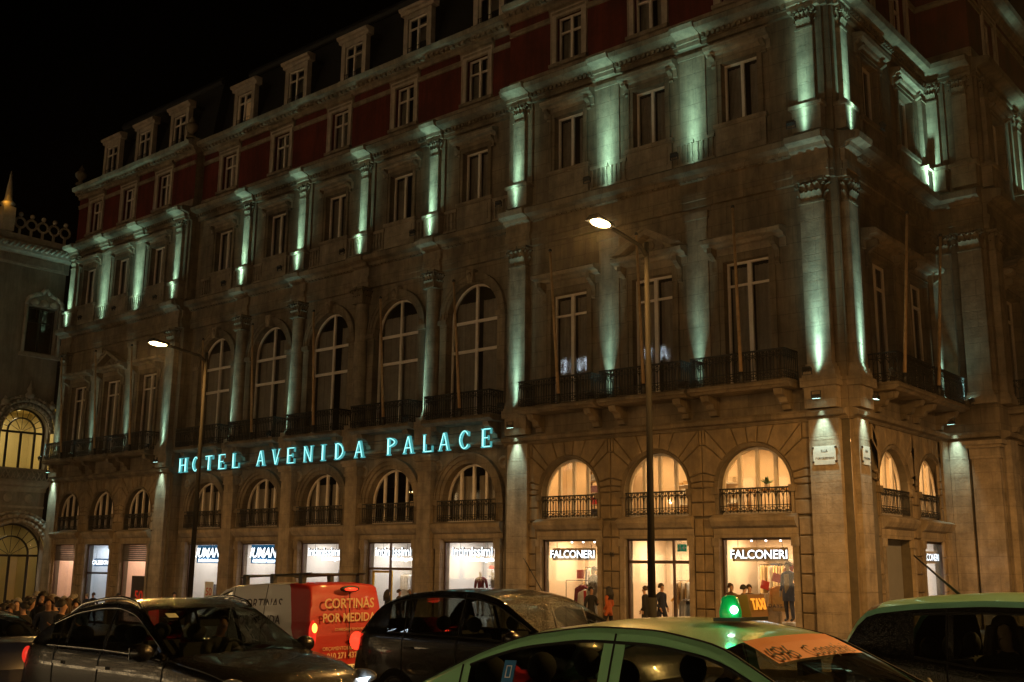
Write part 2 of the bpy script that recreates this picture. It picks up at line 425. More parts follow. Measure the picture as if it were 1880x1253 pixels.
def pilaster(run, u, z0, z1, w, dep, cap=.7, base=.35, d=0, name='pilaster', round_=False):
    def mk():
        b = MB()
        if round_:
            b.lathe([(w * .52, z0 + base), (w * .5, z0 + base + (z1 - z0) * .3), (w * .43, z1 - cap)], 20, c=(0, -dep + w * .5))
        else:
            n = max(2, int(round((z1 - cap - z0 - base) / .62))); hh = (z1 - cap - z0 - base) / n
            for i in range(n): b.box(-w / 2, w / 2, -dep, .01, z0 + base + i * hh, z0 + base + (i + 1) * hh - .012)
            b.box(-w / 2 + .012, w / 2 - .012, -dep + .012, .01, z0 + base, z1 - cap)
        s = b.mesh(name, [STONE2])
        e = w * .62; q = MB()
        q.box(-e * 1.08, e * 1.08, -dep - w * .16, .015, z0, z0 + base * .45)
        if round_: q.lathe([(w * .62, z0 + base * .45), (w * .64, z0 + base * .62), (w * .56, z0 + base * .75), (w * .6, z0 + base * .9), (w * .53, z0 + base + .002)], 20, c=(0, -dep + w * .5))
        else: q.box(-e, e, -dep - w * .1, .015, z0 + base * .45, z0 + base * .75); q.box(-e * .9, e * .9, -dep - w * .04, .015, z0 + base * .75, z0 + base)
        return s, q.mesh('base', [STONE2])
    s, q = cached(('pil', round(z0, 3), round(z1, 3), w, dep, cap, base, round_), mk)
    o = place(name, s, run, u, d)
    obj('base', q, o)
    if cap: obj('capital', capital_mesh(w, cap, dep), o, (0, 0, z1 - cap))
    return o

# ---- mouldings
def entab(name, run, u0, u1, prof, m=STONE, dent=None):
    b = MB().extrude_u([(d, z) for d, z in prof], 0, u1 - u0); o = place(name, b, run, u0, 0, 0, m)
    if dent:
        z0, z1, d0, d1, st, wd = dent; q = MB(); n = int((u1 - u0) / st)
        for i in range(n): q.box((i + .5) * st - wd / 2, (i + .5) * st + wd / 2, -d1, -d0 + .01, z0, z1)
        c = obj('dentil_course', q, o, m=m); c['kind'] = 'stuff'
    return o
E1P = [(-.02, 13.6), (.16, 13.6), (.16, 13.82), (.2, 13.84), (.2, 14.1), (.14, 14.12), (.14, 14.5), (.3, 14.56), (.34, 14.68), (.62, 14.74), (.66, 14.92), (.58, 15.0), (.1, 15.06), (-.02, 15.2)]
E2P = [(-.02, 19.4), (.15, 19.4), (.15, 19.55), (.2, 19.57), (.2, 19.72), (.32, 19.78), (.62, 19.84), (.68, 20.0), (.6, 20.07), (.1, 20.12), (-.02, 20.24)]
E3P = [(-.02, 23.1), (.1, 23.1), (.12, 23.25), (.22, 23.3), (.26, 23.45), (.55, 23.52), (.6, 23.72), (.5, 23.8), (.14, 23.86), (.1, 23.97), (-.3, 23.97), (-.3, 23.3)]
SCP = [(-.02, 6.12), (.08, 6.12), (.12, 6.2), (.26, 6.24), (.3, 6.34), (.24, 6.42), (.04, 6.46), (-.02, 6.46)]
def ressaut(run, u, w, prof, extra, name='cornice_break'):
    def mk():
        p = [(d + extra if d > .05 else d, z + (.003 if i < len(prof) / 2 else -.003) * 0) for i, (d, z) in enumerate(prof)]
        return MB().extrude_u(p, -w / 2, w / 2).mesh(name, [STONE2])
    return place(name, cached(('res', w, extra, tuple(prof)), mk), run, u, 0, .003)

# ---- balconies
def railing_mesh(w, h, dep, fancy=True):
    def mk():
        b = MB(); r = .016; x = w / 2
        def side(p0, p1):
            p0 = Vector(p0); p1 = Vector(p1); L = (p1 - p0).length; n = max(2, int(L / .115)); dv = (p1 - p0) / n
            up = Vector((0, 0, 1)); tdir = (p1 - p0).normalized()
            b.box(min(p0.x, p1.x) - .02, max(p0.x, p1.x) + .02, min(p0.y, p1.y) - .025, max(p0.y, p1.y) + .025, h - .045, h)
            for zz in (.06, h * .3, h * .8): b.tube(p0 + up * zz, p1 + up * zz, .017, 4)
            for i in range(n + 1): b.tube(p0 + dv * i + up * .02, p0 + dv * i + up * (h - .03), r, 4, caps=False)
            if fancy:
                for i in range(n // 2):
                    c = p0 + dv * (2 * i + 1)
                    for zc, rr in ((h * .9, .055), (h * .17, .055)):
                        ring = [c + tdir * (rr * 1.6 * cos(2 * pi * k / 8)) + up * (zc + rr * sin(2 * pi * k / 8)) for k in range(9)]
                        b.path(ring, .015, 3)
                    arc = [c + tdir * (.11 * cos(pi * k / 6)) + up * (h * .62 + .14 * sin(pi * k / 6)) for k in range(7)]
                    b.path(arc, .015, 3)
        side((-x, -dep, 0), (x, -dep, 0))
        if dep > .1: side((-x, -dep, 0), (-x, -.03, 0)); side((x, -dep, 0), (x, -.03, 0))
        return b.mesh('railing', [IRON])
    return cached(('rail', w, h, dep, fancy), mk)
def balcony(run, u, w, dep=.93):
    def mk():
        b = MB(); b.extrude_u([(-.01, 7.12), (dep - .12, 7.12), (dep - .04, 7.18), (dep + .06, 7.2), (dep + .06, 7.3), (dep, 7.35), (-.01, 7.36)], -w / 2 - .1, w / 2 + .1)
        q = MB()
        q.extrude_u([(0, 6.5), (.16, 6.52), (.2, 6.66), (.34, 6.7), (.42, 6.86), (.66, 6.93), (.74, 7.1), (0, 7.115)], -.14, .14)
        return b.mesh('balcony', [STONE]), q.mesh('bracket', [STONE])
    s, q = cached(('balc', w, dep), mk)
    o = place('balcony', s, run, u, 0, .003)
    for k in (-1, 1): obj('bracket', q, o, (k * (w / 2 - .35), 0, 0))
    obj('railing', railing_mesh(w, .93, dep - .02), o, (0, 0, 7.362))
    return o

# ---- window dressings
def console_mesh(h, dep, w=.16):
    return cached(('con', h, dep, w), lambda: MB().extrude_u([(0, 0), (.06, 0), (.1, h * .12), (.07, h * .3), (.1, h * .55), (dep, h * .8), (dep, h), (0, h)], -w / 2, w / 2).mesh('console', [STONE]))
def surround(run, u, w, z0, z1, hood=None, con=None, t=.17, ped=False, m=None, hw=.42, hd=.42):
    def mk():
        b = MB(); x = w / 2
        b.box(-x - t, -x, -.07, .02, z0, z1); b.box(x, x + t, -.07, .02, z0, z1); b.box(-x - t, x + t, -.072, .02, z1, z1 + t)
        b.box(-x - t - .05, -x - t, -.1, .02, z0, z1 + t + .05); b.box(x + t, x + t + .05, -.1, .02, z0, z1 + t + .05); b.box(-x - t, x + t, -.1, .02, z1 + t, z1 + t + .05)
        s = b.mesh('window_surround', [m or STONE]); hh = None
        if hood:
            q = MB(); W2 = x + hw
            q.extrude_u([(0, hood - .3), (.06, hood - .3), (.08, hood - .02), (hd * .45, hood), (hd * .55, hood + .09), (hd, hood + .12), (hd + .04, hood + .24), (hd - .04, hood + .3), (0, hood + .36)], -W2, W2)
            if ped:
                for s_ in (-1, 1):
                    p0, p1 = (s_ * W2, hood + .37), (0, hood + 1.12)
                    pl = [p0, p1, (0, hood + .9), (s_ * (W2 - .42), hood + .37)]
                    q.prism(pl, -hd - .03, .01); q.prism([(p0[0], p0[1] + .02), (0, hood + 1.14), (0, hood + 1.06), (s_ * (W2 - .1), hood + .38)], -hd - .12, -hd + .02)
                q.prism([(-W2 + .4, hood + .365), (W2 - .4, hood + .365), (0, hood + .92)], -.12, .01)
                q.sphere((0, -.16, hood + .58), .2, 10, 6, sc=(1, .5, 1)); q.sphere((-.4, -.14, hood + .48), .13, 8, 5, sc=(1.4, .5, .8)); q.sphere((.4, -.14, hood + .48), .13, 8, 5, sc=(1.4, .5, .8))
            hh = q.mesh('hood', [STONE2])
        return s, hh
    s, hh = cached(('sur', w, z0, z1, hood, t, ped, m, hw, hd), mk)
    o = place('window_surround', s, run, u)
    if hh: obj('hood', hh, o)
    if con:
        for k in (-1, 1): obj('console', console_mesh(con, hd * .85), o, (k * (w / 2 + t + .13), 0, hood - .02 - con))
    return o
def archivolt(run, u, r0, r1, spring, dep, name='archivolt', key=True, legs=None):
    def mk():
        b = MB(); n = 20
        for (a, c, dd) in ((r0, r0 + (r1 - r0) * .4, dep * .55), (r0 + (r1 - r0) * .4, r0 + (r1 - r0) * .8, dep * .8), (r0 + (r1 - r0) * .8, r1, dep)):
            o = arch_pts(c, spring, n); i_ = arch_pts(a, spring, n)
            for k in range(n): b.prism([o[k], o[k + 1], i_[k + 1], i_[k]], -dd, .01)
        if legs is not None:
            for s in (-1, 1): b.box(min(s * r0, s * r1), max(s * r0, s * r1), -dep * .7, .01, legs, spring - .2); b.box(min(s * (r0 - .04), s * (r1 + .08)), max(s * (r0 - .04), s * (r1 + .08)), -dep - .05, .012, spring - .2, spring)
        k_ = MB()
        if key: k_.prism([(-.13, spring + r0 - .05), (.13, spring + r0 - .05), (.2, spring + r1 + .12), (-.2, spring + r1 + .12)], -dep - .14, .01, inset=.03); k_.sphere((0, -dep - .13, spring + (r0 + r1) / 2 + .03), .14, 8, 6, sc=(1, .6, 1.2))
        return b.mesh(name, [STONE]), (k_.mesh('keystone', [STONE2]) if key else None)
    s, k_ = cached(('arv', r0, r1, spring, dep, key, legs), mk)
    o = place(name, s, run, u)
    if k_: obj('keystone', k_, o)
    return o
def baluster_panel(run, u0, u1, z0, z1, d=0):
    w = u1 - u0
    def mk():
        b = MB(); b.box(-w / 2, w / 2, -.02, .12, z1 - .12, z1); b.box(-w / 2, w / 2, -.02, .12, z0, z0 + .1); b.box(-w / 2, w / 2, .1, .12, z0 + .1, z1 - .12)
        n = max(2, int(w / .17))
        for i in range(n): x = -w / 2 + w * (i + .5) / n; b.lathe([(.05, z0 + .1), (.035, z0 + .18), (.062, z0 + .34), (.03, z0 + .5), (.05, z1 - .12)], 6, c=(x, .035))
        return b.mesh('balustrade', [STONE2])
    return place('balustrade', cached(('balu', round(w, 2), z0, z1), mk), run, (u0 + u1) / 2, d)

# ---- rusticated ground storey of the end pavilions: every stone a piece of its own
def rusticate(wall_part, half, r, spring, zt, shop_w, shop_z, courses_lo, edge_l, edge_r, key):
    """stones round one bay, centred on u=0; children of the bay's wall"""
    def polys():
        P = []
        zS, uS = zt - .5, 1.24 * r; zD = spring + .55
        T = lambda a: (r * sin(a), spring + r * cos(a))
        hitA = lambda a: ((zt - spring) * math.tan(a), zt)
        js = [0.115, .38, atan2(uS, zt - spring)]
        aC = atan2(uS, zS - spring); aD = aC + .42; uD = uS * 1.02
        zD = spring + uD / math.tan(aD)
        arc = lambda a0, a1: [T(a0 + (a1 - a0) * k / 4) for k in range(5)]
        P.append([T(-js[0]), T(0), T(js[0]), hitA(js[0]), hitA(-js[0])])
        for s in (1, -1):
            fl = lambda pl: pl if s == 1 else [(-x, z) for x, z in pl][::-1]
            E = edge_r if s == 1 else edge_l
            P.append(fl([hitA(js[0])] + [T(js[0] + (js[1] - js[0]) * k / 2) for k in range(3)] + [hitA(js[1])]))
            P.append(fl([hitA(js[1])] + [T(js[1] + (js[2] - js[1]) * k / 2) for k in range(3)] + [(uS, zt)]))
            P.append(fl([(uS, zt)] + [T(js[2] + (aC - js[2]) * k / 3) for k in range(4)] + [(uS, zS)]))
            P.append(fl([(uS, zt), (uS, zS), (E, zS), (E, zt)]))
            P.append(fl([(uS, zS)] + arc(aC, aD) + [(uD, zD), (E, zD), (E, zS)]))
            a2 = min(aD + .42, 1.45); z2 = spring + uD / math.tan(a2)
            P.append(fl([(uD, zD)] + arc(aD, a2) + [(uD, z2), (E, z2), (E, zD)]))
            P.append(fl([(uD, z2)] + arc(a2, pi / 2) + [(E, spring), (E, z2)]))
            z = spring; hs = [.5] * 2
            for hgt in (.45, .45):
                P.append(fl([(r, z - hgt), (E, z - hgt), (E, z), (r, z)])); z -= hgt
            z = shop_z + .62; x0 = shop_w / 2 + .22
            P.append(fl([(r, z), (E, z), (E, spring - .9), (r, spring - .9)])) if spring - .9 - z > .12 else None
            for k in range(courses_lo):
                P.append(fl([(x0, z - .56), (E, z - .56), (E, z), (x0, z)])); z -= .56
        return P
    ms = cached(('rus', key), lambda: [MB().prism(inset_poly(p, .012), -.085, .005, inset=.03).mesh('stone_block', [BLOCK]) for p in polys()])
    for me in ms: obj('stone_block', me, wall_part)

def ground_pav(run, bays, u0, u1, lit, tag_, shop_w=2.45, ncourse=7):
    r, spring = 1.24, 4.26
    for i, u in enumerate(bays):
        a = (u0 if i == 0 else (bays[i - 1] + u) / 2) - u; b = (u1 if i == len(bays) - 1 else (bays[i + 1] + u) / 2) - u
        wm = wall(a, b, -3, ZG, [hole_arch(r, 3.42, spring), hole_rect(shop_w, -2.9, 2.69)], .4)
        o = place('wall', wm, run, u, 0, 0, JOINT)
        e = 1.05
        el, er = (-a - (1.08 if i == 0 else 0), b - (1.08 if i == len(bays) - 1 else 0))
        rusticate(o, 0, r + .1, spring, ZG - .02, shop_w, 2.69, ncourse, el, er, (tag_, round(el, 2), round(er, 2)))
        archivolt(run, u, r, r + .1, spring, .1, 'arch_moulding', key=False, legs=3.42)
        put_window(run, u, -.24, arch_window(r, 3.44, spring, (-.62, 0, .62)))
        place('window_guard', railing_mesh(2.4, .78, .0), run, u, .02, 3.44)
        entab('shop_lintel', run, u - shop_w / 2 - .2, u + shop_w / 2 + .2, [(-.03, 2.7), (.06, 2.7), (.08, 2.98), (.2, 3.05), (.3, 3.2), (.32, 3.3), (.1, 3.4), (-.03, 3.42)], STONE2)
        for s in (-1, 1):
            place('shop_jamb', cached(('jamb', 1), lambda: MB().box(-.09, .09, -.1, .01, -2.9, 2.45).box(-.12, .12, -.14, .012, 2.45, 2.698).mesh('shop_jamb', [STONE2])), run, u + s * (shop_w / 2 + .1), 0)

def upper_pav(run, bays, u0, u1, side=False):
    """first, second and attic storeys of a pavilion"""
    mid = len(bays) // 2
    for i, u in enumerate(bays):
        a = (u0 if i == 0 else (bays[i - 1] + u) / 2) - u; b = (u1 if i == len(bays) - 1 else (bays[i + 1] + u) / 2) - u
        place('wall', wall(a, b, ZG, ZE1, [hole_rect(1.62, 7.38, 11.54)]), run, u, 0, 0, STONE)
        put_window(run, u, -.2, rect_window(1.62, 7.38, 11.54, (0,), (10.76,), mt=.14), cached(('c1',), lambda: curtain_mesh(1.5, 7.4, 11.4, .05)))
        surround(run, u, 1.62, 7.38, 11.54, 12.02, .85, ped=(i == mid and not side), hw=.62, hd=.5)
        balcony(run, u, 3.22 if not side else 2.9)
        place('wall', wall(a, b, ZE1, ZE2, [hole_rect(1.34, 16.34, 18.51)]), run, u, 0, 0, STONE)
        put_window(run, u, -.2, rect_window(1.34, 16.34, 18.51, (0,), ()), cached(('c2', i % 2), lambda: curtain_mesh(1.25, 16.36, 18.4, .05 if i % 2 else .14)))
        surround(run, u, 1.34, 16.34, 18.51, 18.86, .42, t=.14, hw=.5, hd=.36)
        place('apron', cached(('apr',), lambda: MB().box(-.92, .92, -.1, .01, 15.2, 16.18).box(-.98, .98, -.16, .012, 16.18, 16.335).box(-.75, .75, -.125, -.1, 15.4, 16.05).mesh('apron', [STONE2])), run, u)
        place('wall', wall(a, b, ZE2, ZC + .1, [hole_rect(1.2, 20.69, 22.65)]), run, u, 0, 0, REDW)
        attic_window(run, u)
    attic_bands(run, u0, u1, bays)
    entab('string_course', run, u0, u1, SCP)
    entab('entablature', run, u0, u1, E1P, dent=(14.51, 14.66, .14, .3, .22, .12))
    entab('entablature', run, u0, u1, E2P, dent=(19.6, 19.73, .2, .3, .2, .11))
    entab('cornice', run, u0, u1, E3P, STONE2, dent=(23.31, 23.44, .22, .38, .3, .16))
def attic_window(run, u):
    put_window(run, u, -.16, rect_window(1.2, 20.69, 22.65, (0,), (22.0,)), cached(('c3', int(u * 7) % 3), lambda: curtain_mesh(1.1, 20.7, 22.6, .03 + .08 * (int(u * 7) % 3))))
    surround(run, u, 1.2, 20.69, 22.65, 22.88, None, t=.2, m=PALE, hw=.34, hd=.2)
    place('window_sill', cached(('sill',), lambda: MB().box(-.9, .9, -.18, .012, 20.55, 20.685).mesh('window_sill', [STONE2])), run, u)
def attic_bands(run, u0, u1, bays):
    place('plinth_band', MB().box(0, u1 - u0, -.05, .01, 20.2, 20.56), run, u0, 0, 0, STONE2)
    ed = [u0] + [e for u in bays for e in (u - .82, u + .82)] + [u1]
    for k in range(0, len(ed), 2): place('string_band', MB().box(.01, ed[k + 1] - ed[k] - .01, -.06, .01, 22.52, 22.66).box(.01, ed[k + 1] - ed[k] - .01, -.1, .012, 22.66, 22.72), run, ed[k], 0, 0, STONE2)

def center():
    r1, s1 = 1.36, 4.28; r2, s2 = 1.36, 11.5
    lo, hi = PL1, PR0
    ed = [lo] + MID + [hi]
    for i, u in enumerate(BC):
        a, b = ed[i] - u, ed[i + 1] - u
        place('wall', wall(a, b, -3, ZG, [hole_arch(r1, 3.42, s1), hole_rect(2.78, -2.9, 2.69)], .4), CEN, u, 0, 0, STONE)
        archivolt(CEN, u, r1, r1 + .42, s1, .2, key=False, legs=3.42)
        put_window(CEN, u, -.2, arch_window(r1, 3.44, s1, (-.66, 0, .66)), cached(('ca',), lambda: curtain_mesh(2.6, 3.5, 5.2, .08)) if i != 3 else None)
        place('window_guard', railing_mesh(3.0, .82, .0), CEN, u, .24, 3.42)
        entab('shop_lintel', CEN, u - 1.78, u + 1.78, [(-.03, 2.78), (.1, 2.78), (.12, 2.96), (.22, 3.02), (.34, 3.2), (.36, 3.32), (.28, 3.38), (-.03, 3.415)], STONE2)
        for s in (-1, 1):
            place('roundel', cached(('roundel',), lambda: MB().lathe([(.0, 0), (.12, .0), (.13, .05), (.17, .06), (.24, .06), (.26, 0)], 18).mesh('roundel', [STONE2])), CEN, u + s * 1.72, .01, 5.62).rotation_euler = (pi / 2, 0, 0)
            place('shop_jamb', cached(('jamb2',), lambda: MB().box(-.13, .13, -.14, .01, -2.9, 2.4).box(-.17, .17, -.2, .012, 2.4, 2.775).mesh('shop_jamb', [STONE2])), CEN, u + s * 1.54, 0)
        place('wall', wall(a, b, ZG, ZE1, [hole_arch(r2, 7.38, s2)], .45), CEN, u, 0, 0, STONE)
        archivolt(CEN, u, r2, r2 + .38, s2, .16, legs=7.38)
        put_window(CEN, u, -.22, arch_window(r2, 7.4, s2, (0,), (11.33, 10.15)), cached(('cb', i % 3), lambda: curtain_mesh(2.55, 7.4, 12.2, .05 + .12 * (i % 3))))
        balcony(CEN, u, 3.42, .93)
        place('wall', wall(a, b, ZE1, ZE2, [hole_rect(1.38, 16.34, 18.51)]), CEN, u, 0, 0, STONE)
        put_window(CEN, u, -.2, rect_window(1.38, 16.34, 18.51, (0,), ()), cached(('c4', i % 2), lambda: curtain_mesh(1.3, 16.36, 18.4, .05 + .1 * (i % 2))))
        surround(CEN, u, 1.38, 16.34, 18.51, 18.86, .42, t=.14, hw=.5, hd=.36)
        place('apron', cached(('apr',), lambda: None), CEN, u)
        place('wall', wall(a, b, ZE2, ZC + .1, [hole_rect(1.2, 20.69, 22.65)]), CEN, u, 0, 0, REDW)
        attic_window(CEN, u)
        for s in (-1, 1): baluster_panel(CEN, u + (.99 if s > 0 else -1.78), u + (1.78 if s > 0 else -.99), 15.2, 16.16, .06)
    attic_bands(CEN, lo, hi, BC)
    entab('string_course', CEN, lo, hi, SCP); entab('entablature', CEN, lo, hi, E1P, dent=(14.51, 14.66, .14, .3, .22, .12))
    entab('entablature', CEN, lo, hi, E2P, dent=(19.6, 19.73, .2, .3, .2, .11)); entab('cornice', CEN, lo, hi, E3P, STONE2, dent=(23.31, 23.44, .22, .38, .3, .16))
    for u in MID:
        pilaster(CEN, u, -3, 5.98, .72, .36, cap=0, base=.3)
        place('pilaster_cap', cached(('gcap',), lambda: MB().box(-.4, .4, -.42, .01, 5.42, 5.5).box(-.38, .38, -.4, .01, 5.5, 5.82).box(-.46, .46, -.5, .012, 5.82, 5.95).box(-.5, .5, -.54, .014, 5.95, 6.06).mesh('pilaster_cap', [STONE2])), CEN, u)
        pilaster(CEN, u + .1, 7.38, ZE1, .62, .5, .66, .4, round_=True, name='column')
        place('pedestal', cached(('ped2',), lambda: MB().box(-.45, .45, -.62, .01, 6.46, 7.1).box(-.5, .5, -.68, .012, 7.1, 7.38).mesh('pedestal', [STONE2])), CEN, u + .1)
        order3(CEN, u); ressaut(CEN, u, 1.0, E1P, .12); ressaut(CEN, u, .86, E2P, .16)
def order3(run, u, w=.5, twin=True):
    place('pedestal', cached(('ped3', w), lambda: MB().box(-w * .85, w * .85, -.36, .01, 15.2, 15.96).box(-w, w, -.44, .012, 15.96, 16.08).mesh('pedestal', [STONE2])), run, u)
    if twin: place('backing_strip', cached(('bs', w), lambda: MB().box(-w * .95, w * .95, -.1, .01, 16.08, 19.4).mesh('backing_strip', [STONE])), run, u)
    return pilaster(run, u, 16.08, ZE2, w, .26, .66, .16)

def mansard(x0, x1, y, zb=ZM, zt=28.3, in_=1.2, hip=(0, 0), name='roof'):
    b = MB(); yb = y + .8
    v = [(x0, yb, zb), (x1, yb, zb), (x1 - hip[1], yb + in_, zt), (x0 + hip[0], yb + in_, zt), (x0 + hip[0], yb + 12, zt), (x1 - hip[1], yb + 12, zt), (x0, yb + 12, zb), (x1, yb + 12, zb)]
    b.add(v, [(0, 1, 2, 3), (3, 2, 5, 4), (0, 3, 4, 6), (1, 7, 5, 2)])
    return obj(name, b, hotel, -HB, m=SLATE)
def dormer(run, u, lit=False):
    def mk():
        b = MB()
        b.box(-.88, -.62, -.02, .26, 24.3, 26.55); b.box(.62, .88, -.02, .26, 24.3, 26.55); b.box(-.62, .62, 0, .35, 26.3, 26.553); b.box(-.62, .62, -.06, .3, 24.3, 24.52)
        b.box(-.96, -.88, -.06, .2, 24.3, 24.6); b.box(.88, .96, -.06, .2, 24.3, 24.6)
        q = MB().extrude_u([(-.3, 26.555), (.06, 26.555), (.08, 26.68), (.2, 26.72), (.24, 26.84), (.12, 26.92), (-.3, 26.95)], -1.06, 1.06)
        k = MB().box(-.84, -.8, .265, 1.9, 24.3, 26.5).box(.8, .84, .265, 1.9, 24.3, 26.5).box(-.9, .9, .31, 1.9, 26.6, 26.8)
        g = MB()
        for z in (24.62, 24.82): g.tube((-.6, -.03, z), (.6, -.03, z), .014, 4)
        for i in range(9): g.tube((-.56 + .14 * i, -.03, 24.5), (-.56 + .14 * i, -.03, 24.82), .008, 4)
        c = MB().box(-.62, .62, .6, .62, 24.5, 26.3)
        return b.mesh('dormer', [PALE]), q.mesh('dormer_cornice', [PALE]), g.mesh('dormer_railing', [IRON]), c.mesh('dormer_backing', [CURT]), k.mesh('dormer_cheek', [SLATE])
    s, q, g, c, k = cached(('dorm',), mk)
    o = place('dormer', s, run, u, -.62, 0)
    obj('dormer_cornice', q, o); obj('dormer_railing', g, o); obj('dormer_backing', c, o); obj('dormer_cheek', k, o)
    fr, ps = rect_window(1.2, 24.53, 26.28, (0,), (25.75,))
    put_window(run, u, -.68, (fr, ps))

def build_hotel():
    ground_pav(PAV, BR, PR0, PR1, True, 'R'); ground_pav(PAV, BL, PL0, PL1, False, 'L')
    upper_pav(PAV, BR, PR0, PR1); upper_pav(PAV, BL, PL0, PL1)
    CACHE[('apr',)] = CACHE[('apr',)]
    center()
    for u in (PR0 + .72, PR1 - .72, PL0 + .5, PL1 - .72):
        pilaster(PAV, u, -3, ZG, .95, .2, cap=0, base=.4)
        pilaster(PAV, u, 7.38, ZE1, .78, .28, .7, .42)
        place('pedestal', cached(('pedp',), lambda: MB().box(-.5, .5, -.34, .01, 6.46, 7.1).box(-.58, .58, -.44, .012, 7.1, 7.38).mesh('pedestal', [STONE2])), PAV, u)
        order3(PAV, u, .56); ressaut(PAV, u, 1.2, E1P, .14); ressaut(PAV, u, 1.05, E2P, .16)
    for bays in (BR, BL):
        for k in (0, 1):
            u = (bays[k] + bays[k + 1]) / 2
            place('pier_panel', cached(('pp',), lambda: MB().box(-.5, .5, -.05, .01, 16.1, 19.05).box(-.55, .55, -.1, .012, 19.05, 19.2).mesh('pier_panel', [STONE2])), PAV, u)
            place('pier_panel', cached(('pp2',), lambda: MB().box(-.42, .42, -.06, .01, 7.38, 13.2).box(-.48, .48, -.12, .012, 13.2, 13.45).mesh('pier_panel', [STONE2])), PAV, u)
            ressaut(PAV, u, .9, E2P, .12)
            for s in (-1, 1): baluster_panel(PAV, u + (.02 if s > 0 else -.8), u + (.8 if s > 0 else -.02), 15.2, 16.1, .06)
    for x in (PL1, PR0):     # the pavilions step forward from the middle stretch
        obj('wall_return', MB().box(-.01, .01, 0, .5, -3, ZM), hotel, Vector((x - .012 if x == PL1 else x + .012, 30.352, 0)) - HB, m=STONE)
    # side street
    ground_pav(SID, SB, 31.0, 38.5, True, 'S', 2.2)
    upper_pav(SID, SB, 30.36, 38.5, True)
    for u in (30.36 + .55,):
        pilaster(SID, u, -3, ZG, .8, .18, cap=0, base=.4); pilaster(SID, u, 7.38, ZE1, .66, .26, .7, .42)
        place('pedestal', cached(('pedp',), lambda: None), SID, u); order3(SID, u, .5); ressaut(SID, u, 1.0, E1P, .14); ressaut(SID, u, .9, E2P, .16)
    place('wall', wall(30.36, 31.0, -3, ZG, []), SID, 0, 0, 0, BLOCK)
    u = 38.0; order3(SID, u, .4); pilaster(SID, u, 7.38, ZE1, .6, .24, .7, .42); pilaster(SID, u, -3, ZG, .7, .16, cap=0, base=.4)
    # projecting middle of the side street: return face and front
    for run, a, b, bays in ((RET, -12.74, -10.85, []), (PRO, 38.5, 46.0, [41.0])):
        place('wall', wall(a, b, -3, ZE1, [hole_rect(1.62, 7.38, 11.54, u) for u in bays]), run, 0, 0, 0, STONE)
        place('wall', wall(a, b, ZE1, ZE2, [hole_rect(1.34, 16.34, 18.51, u) for u in bays]), run, 0, 0, 0, STONE)
        place('wall', wall(a, b, ZE2, ZC + .1, [hole_rect(1.2, 20.69, 22.65, u) for u in bays]), run, 0, 0, 0, REDW)
        entab('string_course', run, a, b, SCP); entab('entablature', run, a, b, E1P); entab('entablature', run, a, b, E2P); entab('cornice', run, a, b, E3P, STONE2); attic_bands(run, a, b, bays)
        for u in bays:
            put_window(run, u, -.2, rect_window(1.62, 7.38, 11.54, (0,), (10.76,), mt=.14)); surround(run, u, 1.62, 7.38, 11.54, 12.02, .85, ped=True, hw=.62, hd=.5)
            put_window(run, u, -.2, rect_window(1.34, 16.34, 18.51, (0,), ())); surround(run, u, 1.34, 16.34, 18.51, 18.86, .42, t=.14, hw=.5, hd=.36); attic_window(run, u)
            balcony(run, u, 2.9)
    pilaster(RET, -12.25, -3, ZG, .62, .18, cap=0, base=.4); pilaster(RET, -11.35, -3, 5.6, .9, .3, cap=0, base=.4)
    place('pilaster_cap', MB().box(-.5, .5, -.34, .01, 5.5, 5.86).box(-.58, .58, -.44, .012, 5.86, 5.96).box(-.66, .66, -.54, .014, 5.96, 6.1), RET, -11.35, 0, 0, STONE2)
    pilaster(RET, -11.35, 7.38, ZE1, .8, .24, .7, .42); pilaster(RET, -12.3, 7.38, ZE1, .5, .2, .7, .42)
    order3(RET, -12.32, .46); order3(RET, -11.3, .5)
    for u in (39.15, 43.2): pilaster(PRO, u, 7.38, ZE1, .7, .24, .7, .42); order3(PRO, u, .5); pilaster(PRO, u, -3, ZG, .8, .2, cap=0, base=.4)
    # roofs
    mansard(PL0, PL1, 30.35, hip=(.9, .9)); mansard(PL1 - .9, PR0 + .9, 30.85, zt=28.0); mansard(PR0, PR1, 30.35, hip=(.9, 2.0)); 
    b = MB(); b.add([(-12.74 - .8, 31.15, ZM), (-12.74 - .8, 45, ZM), (-14.74, 45, 28.3), (-14.74, 32.35, 28.3)], [(0, 1, 2, 3)]); obj('roof', b, hotel, -HB, m=SLATE)
    b = MB(); b.add([(-11, 38.65, ZM), (-11, 46, ZM), (-12.4, 46, 27.6), (-12.4, 40, 27.6)], [(0, 1, 2, 3)]); b.add([(-13, 38.65, ZM), (-11, 38.65, ZM), (-12.4, 40, 27.6), (-13, 40, 27.6)], [(0, 1, 2, 3)]); obj('roof', b, hotel, -HB, m=SLATE)
    for u in BC: dormer(CEN, u)
    for u in BR + BL: dormer(PAV, u)
    for u in SB: dormer(SID, u)
    dormer(PRO, 41.0)
    for a, b_, y in ((PL0, PL1, 30.35), (PL1, PR0, 30.85), (PR0, PR1, 30.35)):
        obj('ridge_moulding', MB().extrude_u([(0, 28.0), (.12, 28.02), (.2, 28.2), (.12, 28.42), (0, 28.45)], a + .9, b_ - .9), hotel, Vector((0, y + 1.95, 0)) - HB, m=SLATE)
    urn = MB().lathe([(.26, 0), (.26, .1), (.12, .16), (.1, .3), (.3, .5), (.34, .72), (.2, .86), (.12, .9), (.16, 1.0), (.06, 1.15), (0.001, 1.3)], 12).mesh('urn', [STONE])
